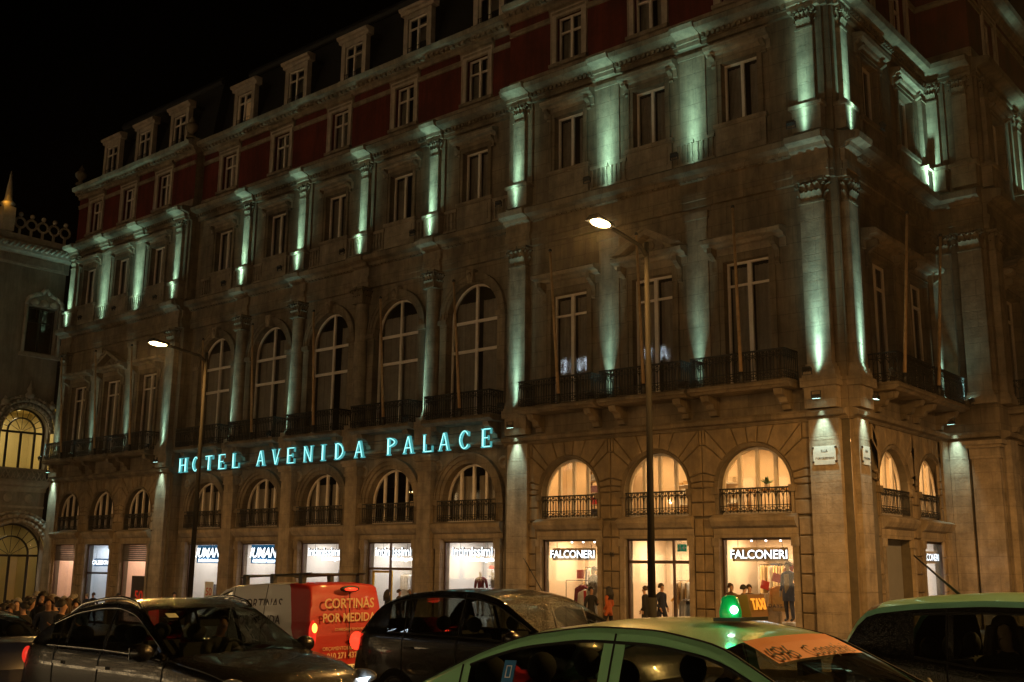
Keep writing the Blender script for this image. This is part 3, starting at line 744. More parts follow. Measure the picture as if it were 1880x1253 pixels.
    for x, y in ((PL0 + .3, 30.1), (PL1 - .3, 30.1), (PR0 + .3, 30.1), (PR1 - .35, 30.1)): obj('urn', urn, hotel, Vector((x, y, ZM)) - HB)
    # dark building interior, so that no light crosses from room to room
    b = MB(); b.box(PL0 + .3, PR1 - .6, 32.6, 44, 6.2, 27)
    obj('interior_core', b, hotel, -HB, m=ROOMD)
    b = MB()
    for z in (5.95, 14.4, 20.0, 23.5): b.box(PL0 + .2, PR1 - .5, 31.45, 33, z, z + .1)
    obj('floor_slab', b, hotel, -HB, m=ROOMD)
build_hotel()
# ================================================================ LIGHTS ON THE FACADE AND IN THE STREET
GREEN = (.47, 1.0, .80); TEAL = (.48, 1.0, .88); AMBER = (1.0, .49, .12)
def flood_meshes():
    h = MB().box(-.16, .16, -.09, .09, -.06, .06); 
    for i in range(5): h.box(-.15 + .066 * i, -.14 + .066 * i, -.085, .085, -.1, -.06)
    l = MB().box(-.14, .14, -.075, .075, .061, .066)
    k = MB().box(-.2, -.18, -.03, .03, -.22, .03).box(.18, .2, -.03, .03, -.22, .03).box(-.2, .2, -.03, .03, -.24, -.22)
    return h.mesh('housing', [DARKM]), l.mesh('lens', [LENSG]), k.mesh('bracket', [DARKM])
FM = flood_meshes()
def floodlight(run, u, d, z, tilt, label, power, spread=55, down=False, col=GREEN, blend=.8, side=.5, group='green floodlights on the hotel'):
    o = thing('floodlight', label, 'floodlight', run.w(u, d, z), (0, 0, run.rz), group)
    q = bpy.data.objects.new('housing', FM[0]); COL.objects.link(q); q.parent = o
    q.rotation_euler = ((pi if down else 0) + radians(tilt), 0, 0)   # leaning towards the wall
    obj('lens', FM[1], q); b = obj('bracket', FM[2], o)
    if down: b.rotation_euler = (pi, 0, 0)
    # the beam leaves through the lens
    l = light('beam', 'SPOT', (0, 0, .08), col, power, q, spot_size=radians(spread), spot_blend=blend, shadow_soft_size=.05)
    l.rotation_euler = (pi, 0, 0); l.scale = (side, 1, 1)      # spot squashed across so the beam stays narrow sideways
    q.scale = (.75, .75, .75); b.scale = (.75, .75, .75)
    return o
def nth(i, n): return ['first', 'second', 'third', 'fourth', 'fifth', 'sixth'][i]
def facade_lights():
    # upper row, standing on the cornice under the second-floor windows
    up = [(PAV, PL0 + .5, 60, 'at the far left corner pilaster'), (PAV, -56.16, 60, 'between the first two windows from the left'), (PAV, -52.6, 60, 'between the second and third windows from the left'),
          (PAV, PL1 - .72, 60, 'at the inner pilaster of the left pavilion')] + \
         [(CEN, u, 60, 'at the %s column of the middle stretch' % nth(i, 4)) for i, u in enumerate(MID)] + \
         [(PAV, PR0 + .72, 60, 'at the inner pilaster of the right pavilion'), (PAV, (BR[0] + BR[1]) / 2, 60, 'between the first two windows of the right pavilion'),
          (PAV, (BR[1] + BR[2]) / 2, 60, 'between the last two windows of the right pavilion'), (PAV, PR1 - .72, 60, 'at the corner pilaster facing the square'),
          (SID, 30.91, 60, 'at the corner pilaster facing the side street'), (RET, -12.3, 60, 'in the inner corner of the side street'), (PRO, 43.0, 60, 'on the projecting part of the side street')]
    for k, (run, u, p, w) in enumerate(up):
        bare = 'between' in w
        floodlight(run, u - (.0 if bare else .06), 1.35, 15.12, -20, 'upper cornice floodlight ' + w, (950 if bare else 980) * random.uniform(.7, 1.15), 170, blend=1, side=.1 if bare else .065)
    # first-floor row, on the balcony ledge at the foot of columns and pilasters
    lo = [(PAV, PL0 + .5, 34, 'at the far left corner pilaster'), (PAV, -56.16, 22, 'between the first two balconies'), (PAV, -52.6, 22, 'between the second and third balconies'), (PAV, PL1 - .72, 40, 'at the inner pilaster of the left pavilion'),
          (CEN, MID[0] + .1, 45, 'at the first column of the middle stretch'), (CEN, MID[1] + .1, 45, 'at the second column of the middle stretch'), (CEN, MID[3] + .1, 60, 'at the fourth column of the middle stretch'),
          (PAV, PR0 + .72, 52, 'at the inner pilaster of the right pavilion'), (PAV, (BR[0] + BR[1]) / 2, 45, 'between the first two balconies of the right pavilion'), (PAV, (BR[1] + BR[2]) / 2, 42, 'between the last two balconies of the right pavilion'),
          (PAV, PR1 - .72, 110, 'at the corner pilaster facing the square'), (SID, 30.91, 80, 'at the corner pilaster facing the side street'), (SID, 38.0, 45, 'in the inner corner of the side street')]
    for run, u, p, w in lo:
        dd = 1.45 if run is CEN else 1.15
        floodlight(run, u - (.16 if run is CEN else 0), dd, 7.5, -16, 'first-floor ledge floodlight ' + w, p * 10 * random.uniform(.8, 1.15), 168, blend=1, col=TEAL, side=.065)
    # downlights under the balcony ledge, washing the ground-floor pilasters
    for run, u, p, w in ((PAV, PL0 + .5, 70, 'at the far left corner'), (PAV, PL1 - .72, 55, 'left of the blue-green letters'), (PAV, PR0 + .72, 60, 'right of the blue-green letters'),
                         (PAV, PR1 - .72, 70, 'over the street name plate'), (SID, 30.91, 55, 'over the narrow plate on the side street'), (RET, -12.3, 55, 'in the inner corner over the pale pilaster')):
        floodlight(run, u, .62, 6.74, 9, 'downward floodlight ' + w, p * 5, 80, True, (.62, 1, .88))
facade_lights()

def street_lamp(x, y, label, h=9.2, power=1.0, flip=1, kind='SPOT', col=AMBER):
    z = ground_z(x) + (.13 if y > 19.2 else 0)
    o = thing('street_lamp', label, 'street lamp', (x, y, z), group='street lamps along the square')
    b = MB().tube((0, 0, 0), (0, 0, 1.3), .105, 12).tube((0, 0, 1.3), (0, 0, h), .085, 12, r2=.055)
    b.lathe([(.2, 0), (.2, .05), (.15, .1), (.13, .16)], 14)
    obj('post', b, o, m=POST)
    t = h - .06
    a = MB().path([(0, 0, h - .35), (0, -.25 * flip, h - .14), (0, -1.55 * flip, t + .08)], .045, 8)
    obj('arm', a, o, m=POST)
    hd = MB().add([(-.15, -1.45 * flip, t + .04), (.15, -1.45 * flip, t + .04), (.19, -2.1 * flip, t + .08), (-.19, -2.1 * flip, t + .08), (-.1, -1.45 * flip, t + .12), (.1, -1.45 * flip, t + .12), (.12, -2.05 * flip, t + .2), (-.12, -2.05 * flip, t + .2)],
                  [(4, 5, 6, 7), (0, 1, 5, 4), (1, 2, 6, 5), (2, 3, 7, 6), (3, 0, 4, 7)])
    h_ = obj('lamp_head', hd, o, m=POST)
    ln = MB(); ln.sphere((0, -1.8 * flip, t + .055), .2, 14, 6, sc=(.8, 1.55, .3)); obj('lens', ln, h_, m=LAMPW)
    if kind == 'SPOT': light('glow', 'SPOT', (0, -1.8 * flip, t - .1), col, 1250 * power, o, spot_size=radians(178), spot_blend=.35, shadow_soft_size=.12)
    else: light('glow', 'POINT', (0, -1.8 * flip, t - .1), (1, .56, .20), 1000 * power, o, shadow_soft_size=.12)
    return o
street_lamp(-12.97, 20, 'street lamp with glowing head in front of the right pavilion')
street_lamp(-30.1, 20, 'street lamp with glowing head in front of the middle arches')
street_lamp(-.5, 21.5, 'unseen street lamp added by the side street corner', power=8)  # added out of view and boosted to light the side front and pier
street_lamp(-47.4, 20, 'street lamp in front of the left pavilion')
street_lamp(-64.7, 20, 'street lamp in front of the pale building')
street_lamp(1.5, 34, 'unseen street lamp added half way down the side street', power=1.4, col=(1, .6, .27))  # another lamp added out of view, to brighten the side street front
for k, x in enumerate((-52, -34, -16, 2, 20)):      # unseen lamps added behind the viewer as even fill on facade and cars
    street_lamp(x, -24, 'unseen street lamp added on the far side of the square, %s from the left' % nth(k, 5), flip=-1, power=.3, kind='POINT')

# ---------------------------------------------------------------- hotel lettering
def glyph(ch):
    """serif capitals in a 1 x 1 box as lists of convex polygons, and tube centre lines"""
    T, t, s = .2, .07, .055
    P = []; C = []
    rect = lambda x0, x1, z0, z1: P.append([(x0, z0), (x1, z0), (x1, z1), (x0, z1)])
    def stem(x, w=T, z0=0, z1=1, ser=.09):
        rect(x, x + w, z0, z1); rect(x - ser, x + w + ser, z0, z0 + s); rect(x - ser, x + w + ser, z1 - s, z1)
        C.append([(x + w * .32, z0 + .06), (x + w * .32, z1 - .06)]); C.append([(x + w * .68, z0 + .06), (x + w * .68, z1 - .06)])
    def ell(cx, cz, rx, rz, a0, a1, th, n=16, tn=None):
        o = []
        for i in range(n + 1):
            a = a0 + (a1 - a0) * i / n; th2 = th * abs(cos(a)) + (tn or t) * abs(sin(a))
            o.append(((cx + rx * cos(a), cz + rz * sin(a)), (cx + (rx - th2) * cos(a), cz + (rz - th2) * sin(a)), (cx + (rx - th2 / 2) * cos(a), cz + (rz - th2 / 2) * sin(a))))
        for i in range(n): P.append([o[i][0], o[i + 1][0], o[i + 1][1], o[i][1]])
        C.append([q[2] for q in o])
    def diag(x0, z0, x1, z1, w):
        P.append([(x0 - w / 2, z0), (x0 + w / 2, z0), (x1 + w / 2, z1), (x1 - w / 2, z1)]); C.append([(x0, z0 + (.05 if z1 > z0 else -.05)), (x1, z1 - (.05 if z1 > z0 else -.05))])
    if ch == 'H': stem(.1); stem(.7); rect(.3, .7, .46, .54); C.append([(.3, .5), (.7, .5)])
    elif ch == 'O': ell(.5, .5, .48, .51, 0, 2 * pi, T, 28)
    elif ch == 'T': stem(.4); rect(.02, .98, .92, 1); rect(.02, .09, .72, .92); rect(.91, .98, .72, .92); C.append([(.06, .95), (.94, .95)])
    elif ch == 'E':
        stem(.12)
        for z in (0, .92): rect(.32, .92, z, z + .08); C.append([(.3, z + .04), (.9, z + .04)])
        rect(.32, .7, .47, .54); rect(.63, .7, .38, .63); rect(.85, .92, .08, .3); rect(.85, .92, .72, .92); C.append([(.32, .505), (.68, .505)])
    elif ch == 'L': stem(.12); rect(.32, .94, 0, .08); rect(.87, .94, .08, .34); C.append([(.3, .04), (.9, .04)])
    elif ch == 'A': diag(.14, 0, .46, 1, .07); diag(.82, 0, .52, 1, .2); rect(.26, .72, .3, .37); rect(.0, .28, 0, s); rect(.64, 1, 0, s); C.append([(.25, .335), (.7, .335)])
    elif ch == 'V': diag(.5, 0, .17, 1, .2); diag(.54, 0, .86, 1, .07); rect(.0, .36, 1 - s, 1); rect(.72, 1, 1 - s, 1)
    elif ch == 'N': rect(.13, .2, 0, 1); rect(.8, .87, 0, 1); diag(.8, 0, .18, 1, .2); rect(.02, .31, 0, s); rect(.02, .3, 1 - s, 1); rect(.69, .98, 1 - s, 1); C.append([(.165, .05), (.165, .95)]); C.append([(.835, .05), (.835, .95)])
    elif ch == 'I': stem(.3, .4, ser=.26)
    elif ch == 'D': stem(.12); ell(.32, .5, .63, .5, -pi / 2, pi / 2, T * .95)
    elif ch == 'P': stem(.12); ell(.32, .73, .58, .27, -pi / 2, pi / 2, T * .95)
    elif ch == 'C': ell(.54, .5, .52, .51, .75, 2 * pi - .75, T, 22); rect(.85, .92, .68, .93); rect(.87, .93, .1, .25)
    return P, C
def hotel_sign():
    body = mat('sign_letter_face', (.02, .25, .27), .4, emit=(.08, .36, .37), estr=.9)
    tube = mat('sign_letter_tube', (.4, .9, .9), .3, emit=(.40, .95, .94), estr=1.7)
    L = [('H', -47.26, .78), ('O', -46.08, .61), ('T', -45.0, .63), ('E', -43.97, .67), ('L', -42.85, .6), ('A', -40.97, .67), ('V', -39.87, .68), ('E', -38.79, .62), ('N', -37.62, .67), ('I', -36.46, .35), ('D', -35.56, .69), ('A', -34.29, .66),
         ('P', -32.33, .64), ('A', -31.36, .65), ('L', -30.26, .6), ('A', -29.38, .65), ('C', -28.28, .57), ('E', -27.15, .56)]
    o = thing('hotel_sign', 'glowing blue-green serif letters of the hotel name above the shops', 'sign', (-37, 30.25, 6.13))
    H = .72
    for ch, x, w in L:
        P, C = glyph(ch); b = MB(); q = MB()
        for p in P: b.prism([(a * w, z * H) for a, z in p], -.03, .06)
        for c in C:
            for k in range(len(c) - 1): q.tube((c[k][0] * w, -.045, c[k][1] * H), (c[k + 1][0] * w, -.045, c[k + 1][1] * H), .013, 5)
        e = obj('letter', b, o, (x + 37, 0, .0), m=body); e['label'] = 'letter ' + ch; obj('neon_tube', q, e, m=tube); light('letter_glow', 'POINT', (w / 2, .2, H * .5), (.25, .95, 1), .8, e, shadow_soft_size=.12)
    r = MB()
    for z in (.1, .62): r.box(-10.3, 10.4, .065, .09, z, z + .03)
    for i in range(12): r.box(-10 + 1.83 * i, -9.97 + 1.83 * i, .09, .6, .12, .15)
    obj('sign_rail', r, o, m=DARKM)
hotel_sign()

# ---------------------------------------------------------------- flagpoles
def flagpoles():
    for n, (x, y0, z0, y1, z1, w) in enumerate([(-22.78, 29.4, 7.4, 28.88, 12.75, 'on the right pavilion balcony nearest the arches'), (-19.26, 29.4, 7.4, 29.08, 12.72, 'below the right pediment'), (-15.7, 29.4, 7.4, 29.2, 12.95, 'on the balcony nearest the corner'),
        (-27.95, 29.9, 7.4, 29.4, 12.6, 'in front of the fifth tall arch'), (-32.2, 29.9, 7.4, 29.5, 12.6, 'in front of the fourth tall arch'), (-36.6, 29.9, 7.4, 29.6, 12.7, 'in front of the third tall arch'), (-41.0, 29.9, 7.4, 29.6, 12.7, 'in front of the second tall arch'), (-44.95, 29.9, 7.4, 29.6, 12.5, 'in front of the first tall arch'),
        (-57.54, 29.4, 7.4, 28.88, 13.0, 'at the far left balcony'), (-54.0, 29.4, 7.4, 28.97, 12.9, 'below the left pediment'), (-50.52, 29.4, 7.4, 29.05, 12.8, 'on the third balcony from the left')]):
        a = Vector((x, y0, z0)); b = Vector((x, y1, z1)); o = thing('flagpole', 'bare wooden flagpole ' + w, 'flagpole', a, group='flagpoles on the first-floor balconies')
        flagpole_parts(o, b - a)
    for y, w in ((32.41, 'nearest the corner on the side street'), (35.4, 'farther along the side street')):
        o = thing('flagpole', 'bare wooden flagpole ' + w, 'flagpole', (-11.8, y, 7.4), group='flagpoles on the first-floor balconies'); flagpole_parts(o, Vector((.42, 0, 5.3)))
def flagpole_parts(o, v):
    obj('pole', MB().tube((0, 0, 0), v, .06, 8, r2=.042), o, m=POLEW); obj('finial', MB().sphere(v, .065, 8, 6), o, m=DARKM)
    obj('socket', MB().tube(v * -.01, v * .05, .08, 8), o, m=DARKM)
flagpoles()
# ================================================================ SHOPS
WARMW = mat('warm_white_wall', (.72, .58, .42), .8, var=.08, vscale=2)
COOLW = mat('white_panel_wall', (.66, .62, .56), .7, var=.06, vscale=2)
PINKW = mat('pale_pink_wall', (.66, .48, .38), .8, var=.08, vscale=2)
CEILP = mat('ceiling_light_warm', (1, 1, 1), .5, emit=(1, .72, .42), estr=6)
CEILC = mat('ceiling_light_white', (1, 1, 1), .5, emit=(1, .95, .9), estr=6)
CEILK = mat('ceiling_light_pink', (1, 1, 1), .5, emit=(1, .74, .55), estr=5)
CEILB = mat('ceiling_light_bluish', (1, 1, 1), .5, emit=(.62, .78, 1), estr=5)
CEILM = mat('ceiling_light_mezzanine', (1, 1, 1), .5, emit=(1, .60, .24), estr=5)
WOODF = mat('shop_floor', (.35, .26, .18), .4, var=.2)
SHOPG = glass_mat('shop_glass', refl=.08)
BRONZE = mat('bronze_frame', (.09, .055, .04), .4, metal=.5)
def fabric(name, col): return mat('fabric_' + name, col, .9, var=.25, vscale=9, bump=.4, bscale=30)
LETW = mat('lit_white_letter', (.9, .95, 1), .4, emit=(.80, .92, 1), estr=3.2)
PW = {'ceiling_light_warm': 62, 'ceiling_light_white': 56, 'ceiling_light_pink': 60, 'ceiling_light_bluish': 50, 'ceiling_light_mezzanine': 42}
SIDEM = mat('letter_return', (.08, .08, .09), .6)
def room(x0, x1, y0, y1, z0, z1, m, ceil, rot=0, panel=.6, name='shop_room'):
    b = MB()     # open towards the street
    v = [(x0, y0, z0), (x1, y0, z0), (x1, y1, z0), (x0, y1, z0), (x0, y0, z1), (x1, y0, z1), (x1, y1, z1), (x0, y1, z1)]
    b.add(v, [(0, 1, 2, 3)], 1); b.add(v, [(4, 7, 6, 5), (2, 6, 7, 3)] + ([(0, 3, 7, 4), (1, 5, 6, 2)] if not rot else [(0, 4, 5, 1), (0, 3, 7, 4)]), 0)
    o = obj(name, b.mesh(name, [m, WOODF], fix=False), hotel, -HB)
    n = max(1, int((x1 - x0) / 1.6)); k = max(1, int((y1 - y0) / 1.5))
    for i in range(n):
        for j in range(k):
            cx = x0 + (x1 - x0) * (i + .5) / n; cy = y0 + (y1 - y0) * (j + .5) / k
            obj('ceiling_light', MB().box(cx - panel / 2, cx + panel / 2, cy - panel / 2, cy + panel / 2, z1 - .05, z1 - .02), o, m=ceil)
            light('shop_light', 'AREA', (cx, cy, z1 - .07), ceil.node_tree.nodes['Principled BSDF'].inputs['Emission Color'].default_value[:3], PW[ceil.name], o, shape='SQUARE', size=panel)
    return o
def frontage(run, u, w, z0, z1, d=-.1, vb=(), hb=(), m=None):
    """glazed shop window: frame, panes"""
    b = MB(); t = .06; m = m or BRONZE
    for a in ((-w / 2, -w / 2 + t), (w / 2 - t, w / 2)): b.box(a[0], a[1], 0, .08, z0, z1)
    b.box(-w / 2 + t, w / 2 - t, .001, .081, z0, z0 + .12); b.box(-w / 2 + t, w / 2 - t, .001, .081, z1 - t, z1)
    for q in vb: b.box(q - .035, q + .035, -.004, .07, z0 + .12, z1 - t)
    for q in hb: b.box(-w / 2 + t, w / 2 - t, -.008, .075, q - .05, q + .05)
    o = place('shop_window', b, run, u, d, 0, m)
    xs = [-w / 2 + t] + list(vb) + [w / 2 - t]; zs = [z0 + .12] + list(hb) + [z1 - t]
    for i in range(len(xs) - 1):
        for j in range(len(zs) - 1): obj('pane', MB().box(xs[i], xs[i + 1], .03, .04, zs[j], zs[j + 1]), o, m=SHOPG)
    return o
def shop_sign(loc, body, size, label, board=None, bcol=None, bold=.0, shear=0, sub=None, rz=0, xs=1.0, lm=None, sp=1.0):
    o = thing('shop_sign', label, 'sign', loc, (0, 0, rz))
    if board:
        w, h = board; obj('board', MB().box(-w / 2, w / 2, .02, .06, -h / 2, h / 2), o, m=bcol)
        for s in (-1, 1): obj('hanging_rod', MB().tube((s * w * .4, .04, h / 2), (s * w * .4, .04, h / 2 + .45), .008, 5), o, m=DARKM)
    else:
        for s in (-1, 1): obj('hanging_rod', MB().tube((s * .7, .04, size * .3), (s * .7, .04, size * .3 + .5), .008, 5), o, m=DARKM)
        obj('rail', MB().box(-.95, .95, .03, .05, size * .3, size * .3 + .02), o, m=DARKM)
    me = text_mesh(body, size, .09, bold, shear, 'CENTER', sp, xs); me.materials.append(lm or LETW); me.materials.append(SIDEM)
    for p in me.polygons: p.material_index = 0 if p.normal.y < -.5 else 1
    e = obj('lettering', me, o, (0, -.03, -size * .33 + (.06 if sub else 0)))
    if sub: obj('small_lettering', text_mesh(sub[0], sub[1], .02, bold * .4, shear, 'CENTER', 1, 1), o, (sub[2], -.01, -size * .33 - sub[1] * .75 + .02), m=lm or LETW)
    return o
def garment(loc, col, label, w=.5, h=.68, rz=0, sleeves=True, hanger=True, open_=None):
    """knitwear on a hanger: body with sleeves hanging at the sides"""
    o = thing('hanging_garment', label, 'garment', loc, (0, 0, rz))
    b = MB(); n = 10
    pr = [(0, .30), (-.06, .34), (-.16, .40), (-.35, .44), (-.62, .46), (-.92, .47), (-1, .46)]
    pts = []
    L_ = [(-.1, .0), (-.5, -.1), (-.5, -1), (-.25, -1.01), (.25, -1.01), (.5, -1), (.5, -.1), (.1, .0), (.0, -.07)]
    b.prism([(x * w, z * h) for x, z in L_], -.05, .05, inset=.02)
    if sleeves:
        for s in (-1, 1):
            b.prism([(s * .46 * w, -.08 * h), (s * .6 * w, -.14 * h), (s * .72 * w, -.86 * h), (s * .55 * w, -.88 * h), (s * .49 * w, -.3 * h)][::s], -.06, .03, inset=.02)
    obj('cloth', b, o, m=col)
    if open_: obj('shirt_front', MB().prism([(-.1 * w, -.04 * h), (.1 * w, -.04 * h), (.14 * w, -.9 * h), (-.06 * w, -.9 * h)], -.065, -.05), o, m=open_)
    if hanger: obj('hanger', MB().path([(0, 0, .12), (.03, 0, .1), (0, 0, .04), (-.18, 0, -.03)], .006, 5).path([(0, 0, .04), (.18, 0, -.03)], .006, 5), o, m=DARKM)
    return o
def placard(loc, col, w, h, label, rz=0, txt=None, tm=None, tsz=.1, tilt=0):
    o = thing('sale_placard', label, 'placard', loc, (0, tilt, rz)); obj('card', MB().box(-w / 2, w / 2, 0, .012, -h / 2, h / 2), o, m=col)
    if txt: obj('lettering', text_mesh(txt, tsz, .004, .004, 0, 'CENTER'), o, (0, -.006, -tsz * .35), m=tm)
    return o
RED = mat('red_card', (.55, .03, .02), .5); BLK = mat('black_card', (.015, .015, .018), .5); WHT = mat('white_card', (.8, .8, .8), .5)
ORG = mat('orange_paper', (.85, .28, .03), .6, var=.2, vscale=20)

def shops():
    base = lambda x: ground_z(x) + .2
    beige = mat('beige_board', (.55, .45, .36), .6); blueb = mat('blue_sign_board', (.01, .10, .24), .4, emit=(.01, .16, .36), estr=.5)
    cream, navy, wine, grey, camel, teal = fabric('cream', (.62, .52, .38)), fabric('navy', (.05, .06, .12)), fabric('wine', (.16, .02, .03)), fabric('grey', (.28, .27, .27)), fabric('camel', (.5, .32, .14)), fabric('teal', (.02, .16, .15))
    white = fabric('white', (.72, .7, .66)); redf = fabric('red', (.55, .03, .03))
    # --- rooms
    for u in BR: room(u - 1.7, u + 1.7, 30.78, 33.6, base(u), 2.86, WARMW, CEILP)
    for i, u in enumerate(BC): room(u - 2.05, u + 2.05, 31.28, 34.0, base(u), 2.86, COOLW, CEILC)
    for i, u in enumerate(BL): room(u - 1.7, u + 1.7, 30.78, 33.2, base(u), 2.8, PINKW if i != 1 else COOLW, CEILK if i != 1 else CEILB)
    room(-25.4, -14.8, 30.76, 33.3, 3.36, 5.88, WARMW, CEILM, panel=.5)
    b = room(-14.78, -13.12, 31.0, 38.2, 3.36, 5.9, WARMW, CEILM, rot=1, panel=.5)
    room(-15.6, -13.14, 35.2, 38.2, base(-13), 2.84, COOLW, CEILC, rot=1)
    # --- shop windows
    for u in (BR[0], BR[2]): frontage(PAV, u, 2.45, base(u) - .05, 2.69)
    frontage(PAV, BR[1], 2.45, base(BR[1]) - .05, 2.69, vb=(-.42, .55), hb=(1.95,))
    for i, u in enumerate(BC): frontage(CEN, u, 2.78, base(u) - .05, 2.69, vb=((-.1,) if i == 3 else ()), hb=((1.62,) if i == 3 else ()))
    for i, u in enumerate(BL): frontage(PAV, u, 2.45, base(u) - .05, 2.69, hb=((1.2,) if i == 1 else ()))
    frontage(SID, SB[1], 2.2, base(-13), 2.69)
    place('shutter', MB().box(-1.1, 1.1, 0, .05, -.8, 2.68), SID, SB[0], -.3, 0, mat('grey_shutter', (.22, .22, .22), .5, var=.1))['label'] = 'closed plain grey shutter'
    for u in (BL[0], BL[2]):
        s = MB()
        for k in range(8): s.box(-1.14, 1.14, .0, .03, 2.62 - .1 * (k + 1), 2.62 - .1 * k - .012)
        place('roller_shutter', s, PAV, u, -.04, 0, mat('shutter_slats', (.10, .095, .09), .5, metal=.3))['kind'] = 'stuff'
    # --- the knitwear shop of the right pavilion
    for u, w in ((BR[0], 'left'), (BR[2], 'right')):
        shop_sign((u - .04, 30.6, 2.2), 'FALCONERI', .37, 'white lit letters on beige board in the %s knitwear shop window' % w, (1.86, .42), beige, .004)
        for k in range(4):
            o = thing('ceiling_spot', 'small ceiling spotlight %s in the %s knitwear window' % (nth(k, 4), w), 'spotlight', (u - .75 + .5 * k, 31.5, 2.78), group='ceiling spots of the knitwear shop')
            obj('can', MB().tube((0, 0, 0), (0, -.03, -.13), .05, 10), o, m=WHT); obj('bulb', MB().sphere((0, -.03, -.14), .035, 8, 6), o, m=CEILC)
    shop_sign((-12.98, SB[1], 2.2), 'FALCONERI', .32, 'white lit letters in the side street shop window', (1.8, .4), WHT, .004, rz=pi / 2)
    u = BR[0]; zb = base(u)
    garment((u - .32, 31.5, 1.15), wine, 'dark red cardigan hanging in the left knitwear window', .5, .95)
    garment((u - .02, 31.3, 1.0), white, 'white jacket over red top hanging in the left knitwear window', .52, 1.0, open_=redf)
    garment((u + .38, 31.4, 1.05), camel, 'beige coat hanging in the left knitwear window', .46, 1.1)
    placard((u - .18, 31.2, 1.52), RED, .32, .3, 'red sale card hanging in the left knitwear window')
    o = thing('paper_garland', 'orange paper decoration beside the hooded mannequin', 'decoration', (u + .35, 31.35, 1.3))
    for k in range(7): obj('paper_ball', MB().sphere((.16 * (k % 3) - .1, .05 * (k % 2), .12 * (k // 3) - .1), .085, 8, 6), o, m=ORG)
    o = thing('garment_rail', 'thin garment rail across the left knitwear window', 'clothes rail', (u, 31.45, zb)); obj('bar', MB().tube((-1.0, 0, 1.3 - zb), (1.15, 0, 1.3 - zb), .014, 6), o, m=DARKM); obj('upright', MB().tube((-1.0, 0, 0), (-1.0, 0, 1.3 - zb), .014, 6), o, m=DARKM); obj('upright', MB().tube((1.15, 0, 0), (1.15, 0, 1.3 - zb), .014, 6), o, m=DARKM)
    u = BR[2]; zb = base(u)
    garment((u - .2, 31.7, 1.12), cream, 'cream long dress hanging in the right knitwear window', .42, 1.35)
    garment((u + .22, 31.45, 1.28), fabric('butter', (.72, .5, .2)), 'yellow sweater hanging in the right knitwear window', .62, .78)
    garment((u + .62, 31.75, 1.3), fabric('oat', (.6, .45, .28)), 'oat coloured sweater behind the blue coat mannequin', .6, .8)
    for k, (dx, z) in enumerate(((-.2, 1.28), (.2, 1.5), (.62, 1.78))): placard((u + dx, 31.2, z), RED, .28, .26, 'red sale card in the right knitwear window, %s' % ('lowest', 'middle', 'highest')[k], tilt=.25)
    o = thing('window_lettering', 'dark letters BLACK DAYS on the right knitwear window pane', 'lettering', (u + .05, 30.7, .62)); obj('lettering', text_mesh('BLACK DAYS', .16, .003, .001, 0, 'CENTER', 1.25), o, m=BLK)
    o = thing('display_table', 'low wooden display table in the right knitwear window', 'table', (u + .1, 31.6, zb)); wd = mat('light_wood', (.5, .33, .18), .5, var=.2)
    obj('top', MB().box(-.55, .55, -.3, .3, .78, .83), o, m=wd)
    for sx in (-.5, .5):
        for sy in (-.25, .25): obj('leg', MB().box(sx - .03, sx + .03, sy - .03, sy + .03, 0, .78), o, m=wd)
    # doorway with the staircase
    u = BR[1]; zb = base(u)
    st = thing('staircase', 'pale staircase with yellow handrail behind the shop door', 'staircase', (u + .2, 32.3, zb)); yel = mat('yellow_rail', (.8, .45, .03), .4)
    for k in range(9): obj('step', MB().box(-.75 + .2 * k, -.5 + .2 * k, -.1, .8, 0, .2 * (k + 1)), st, m=WHT)
    obj('handrail', MB().tube((-.85, -.12, .95), (1.1, -.12, 2.85), .035, 8), st, m=yel)
    for k in range(12): obj('baluster', MB().tube((-.8 + .16 * k, -.12, max(.0, .16 * k - .1)), (-.8 + .16 * k, -.12, .98 + .155 * k), .012, 5), st, m=camel)
    o = thing('exit_sign', 'green emergency exit sign hanging inside the shop doorway', 'sign', (u + .35, 31.3, 2.42)); obj('panel', MB().box(-.17, .17, 0, .03, -.12, .12), o, m=mat('exit_green', (0, .12, .06), .5, emit=(0, .15, .07), estr=.7))
    obj('arrow', MB().prism([(.02, .02), (.07, .02), (.07, .08), (.1, .08), (.1, .02), (.15, .02), (.085, -.07)], -.006, -.001), o, m=WHT); obj('running_figure', MB().sphere((-.07, -.003, .06), .02, 8, 5, sc=(1, .2, 1)).prism([(-.11, .03), (-.04, .03), (-.03, -.08), (-.06, -.08), (-.075, -.02), (-.1, -.08), (-.13, -.07)], -.006, -.001), o, m=WHT)
    o = thing('interior_column', 'dark grey square column inside the shop doorway', 'column', (u + .78, 31.9, zb)); obj('shaft', MB().box(-.09, .09, -.09, .09, .08, 2.55 - zb), o, m=grey); obj('foot', MB().box(-.12, .12, -.12, .12, 0, .08), o, m=grey)
    for k, (dx, c, w) in enumerate(((.35, grey, 'grey'), (.55, white, 'white'), (.95, cream, 'cream'))): garment((u + dx, 31.5, .78), c, '%s garment on the rail inside the shop doorway' % w, .4, .9)
    # mezzanine behind the lit arches
    sh = thing('display_shelf', 'wooden shelf of folded sweaters behind the left lit arch', 'shelf', (BR[0] + .1, 32.4, 3.37))
    for k in range(5): obj('board', MB().box(-.75, .75, -.18, .18, .42 * k + .2, .42 * k + .23), sh, m=wd)
    for s in (-.75, 0, .75): obj('upright', MB().box(s - .02, s + .02, -.18, .18, 0, 2.2), sh, m=wd)
    cols = [navy, grey, redf, white, wine, camel, teal, navy]
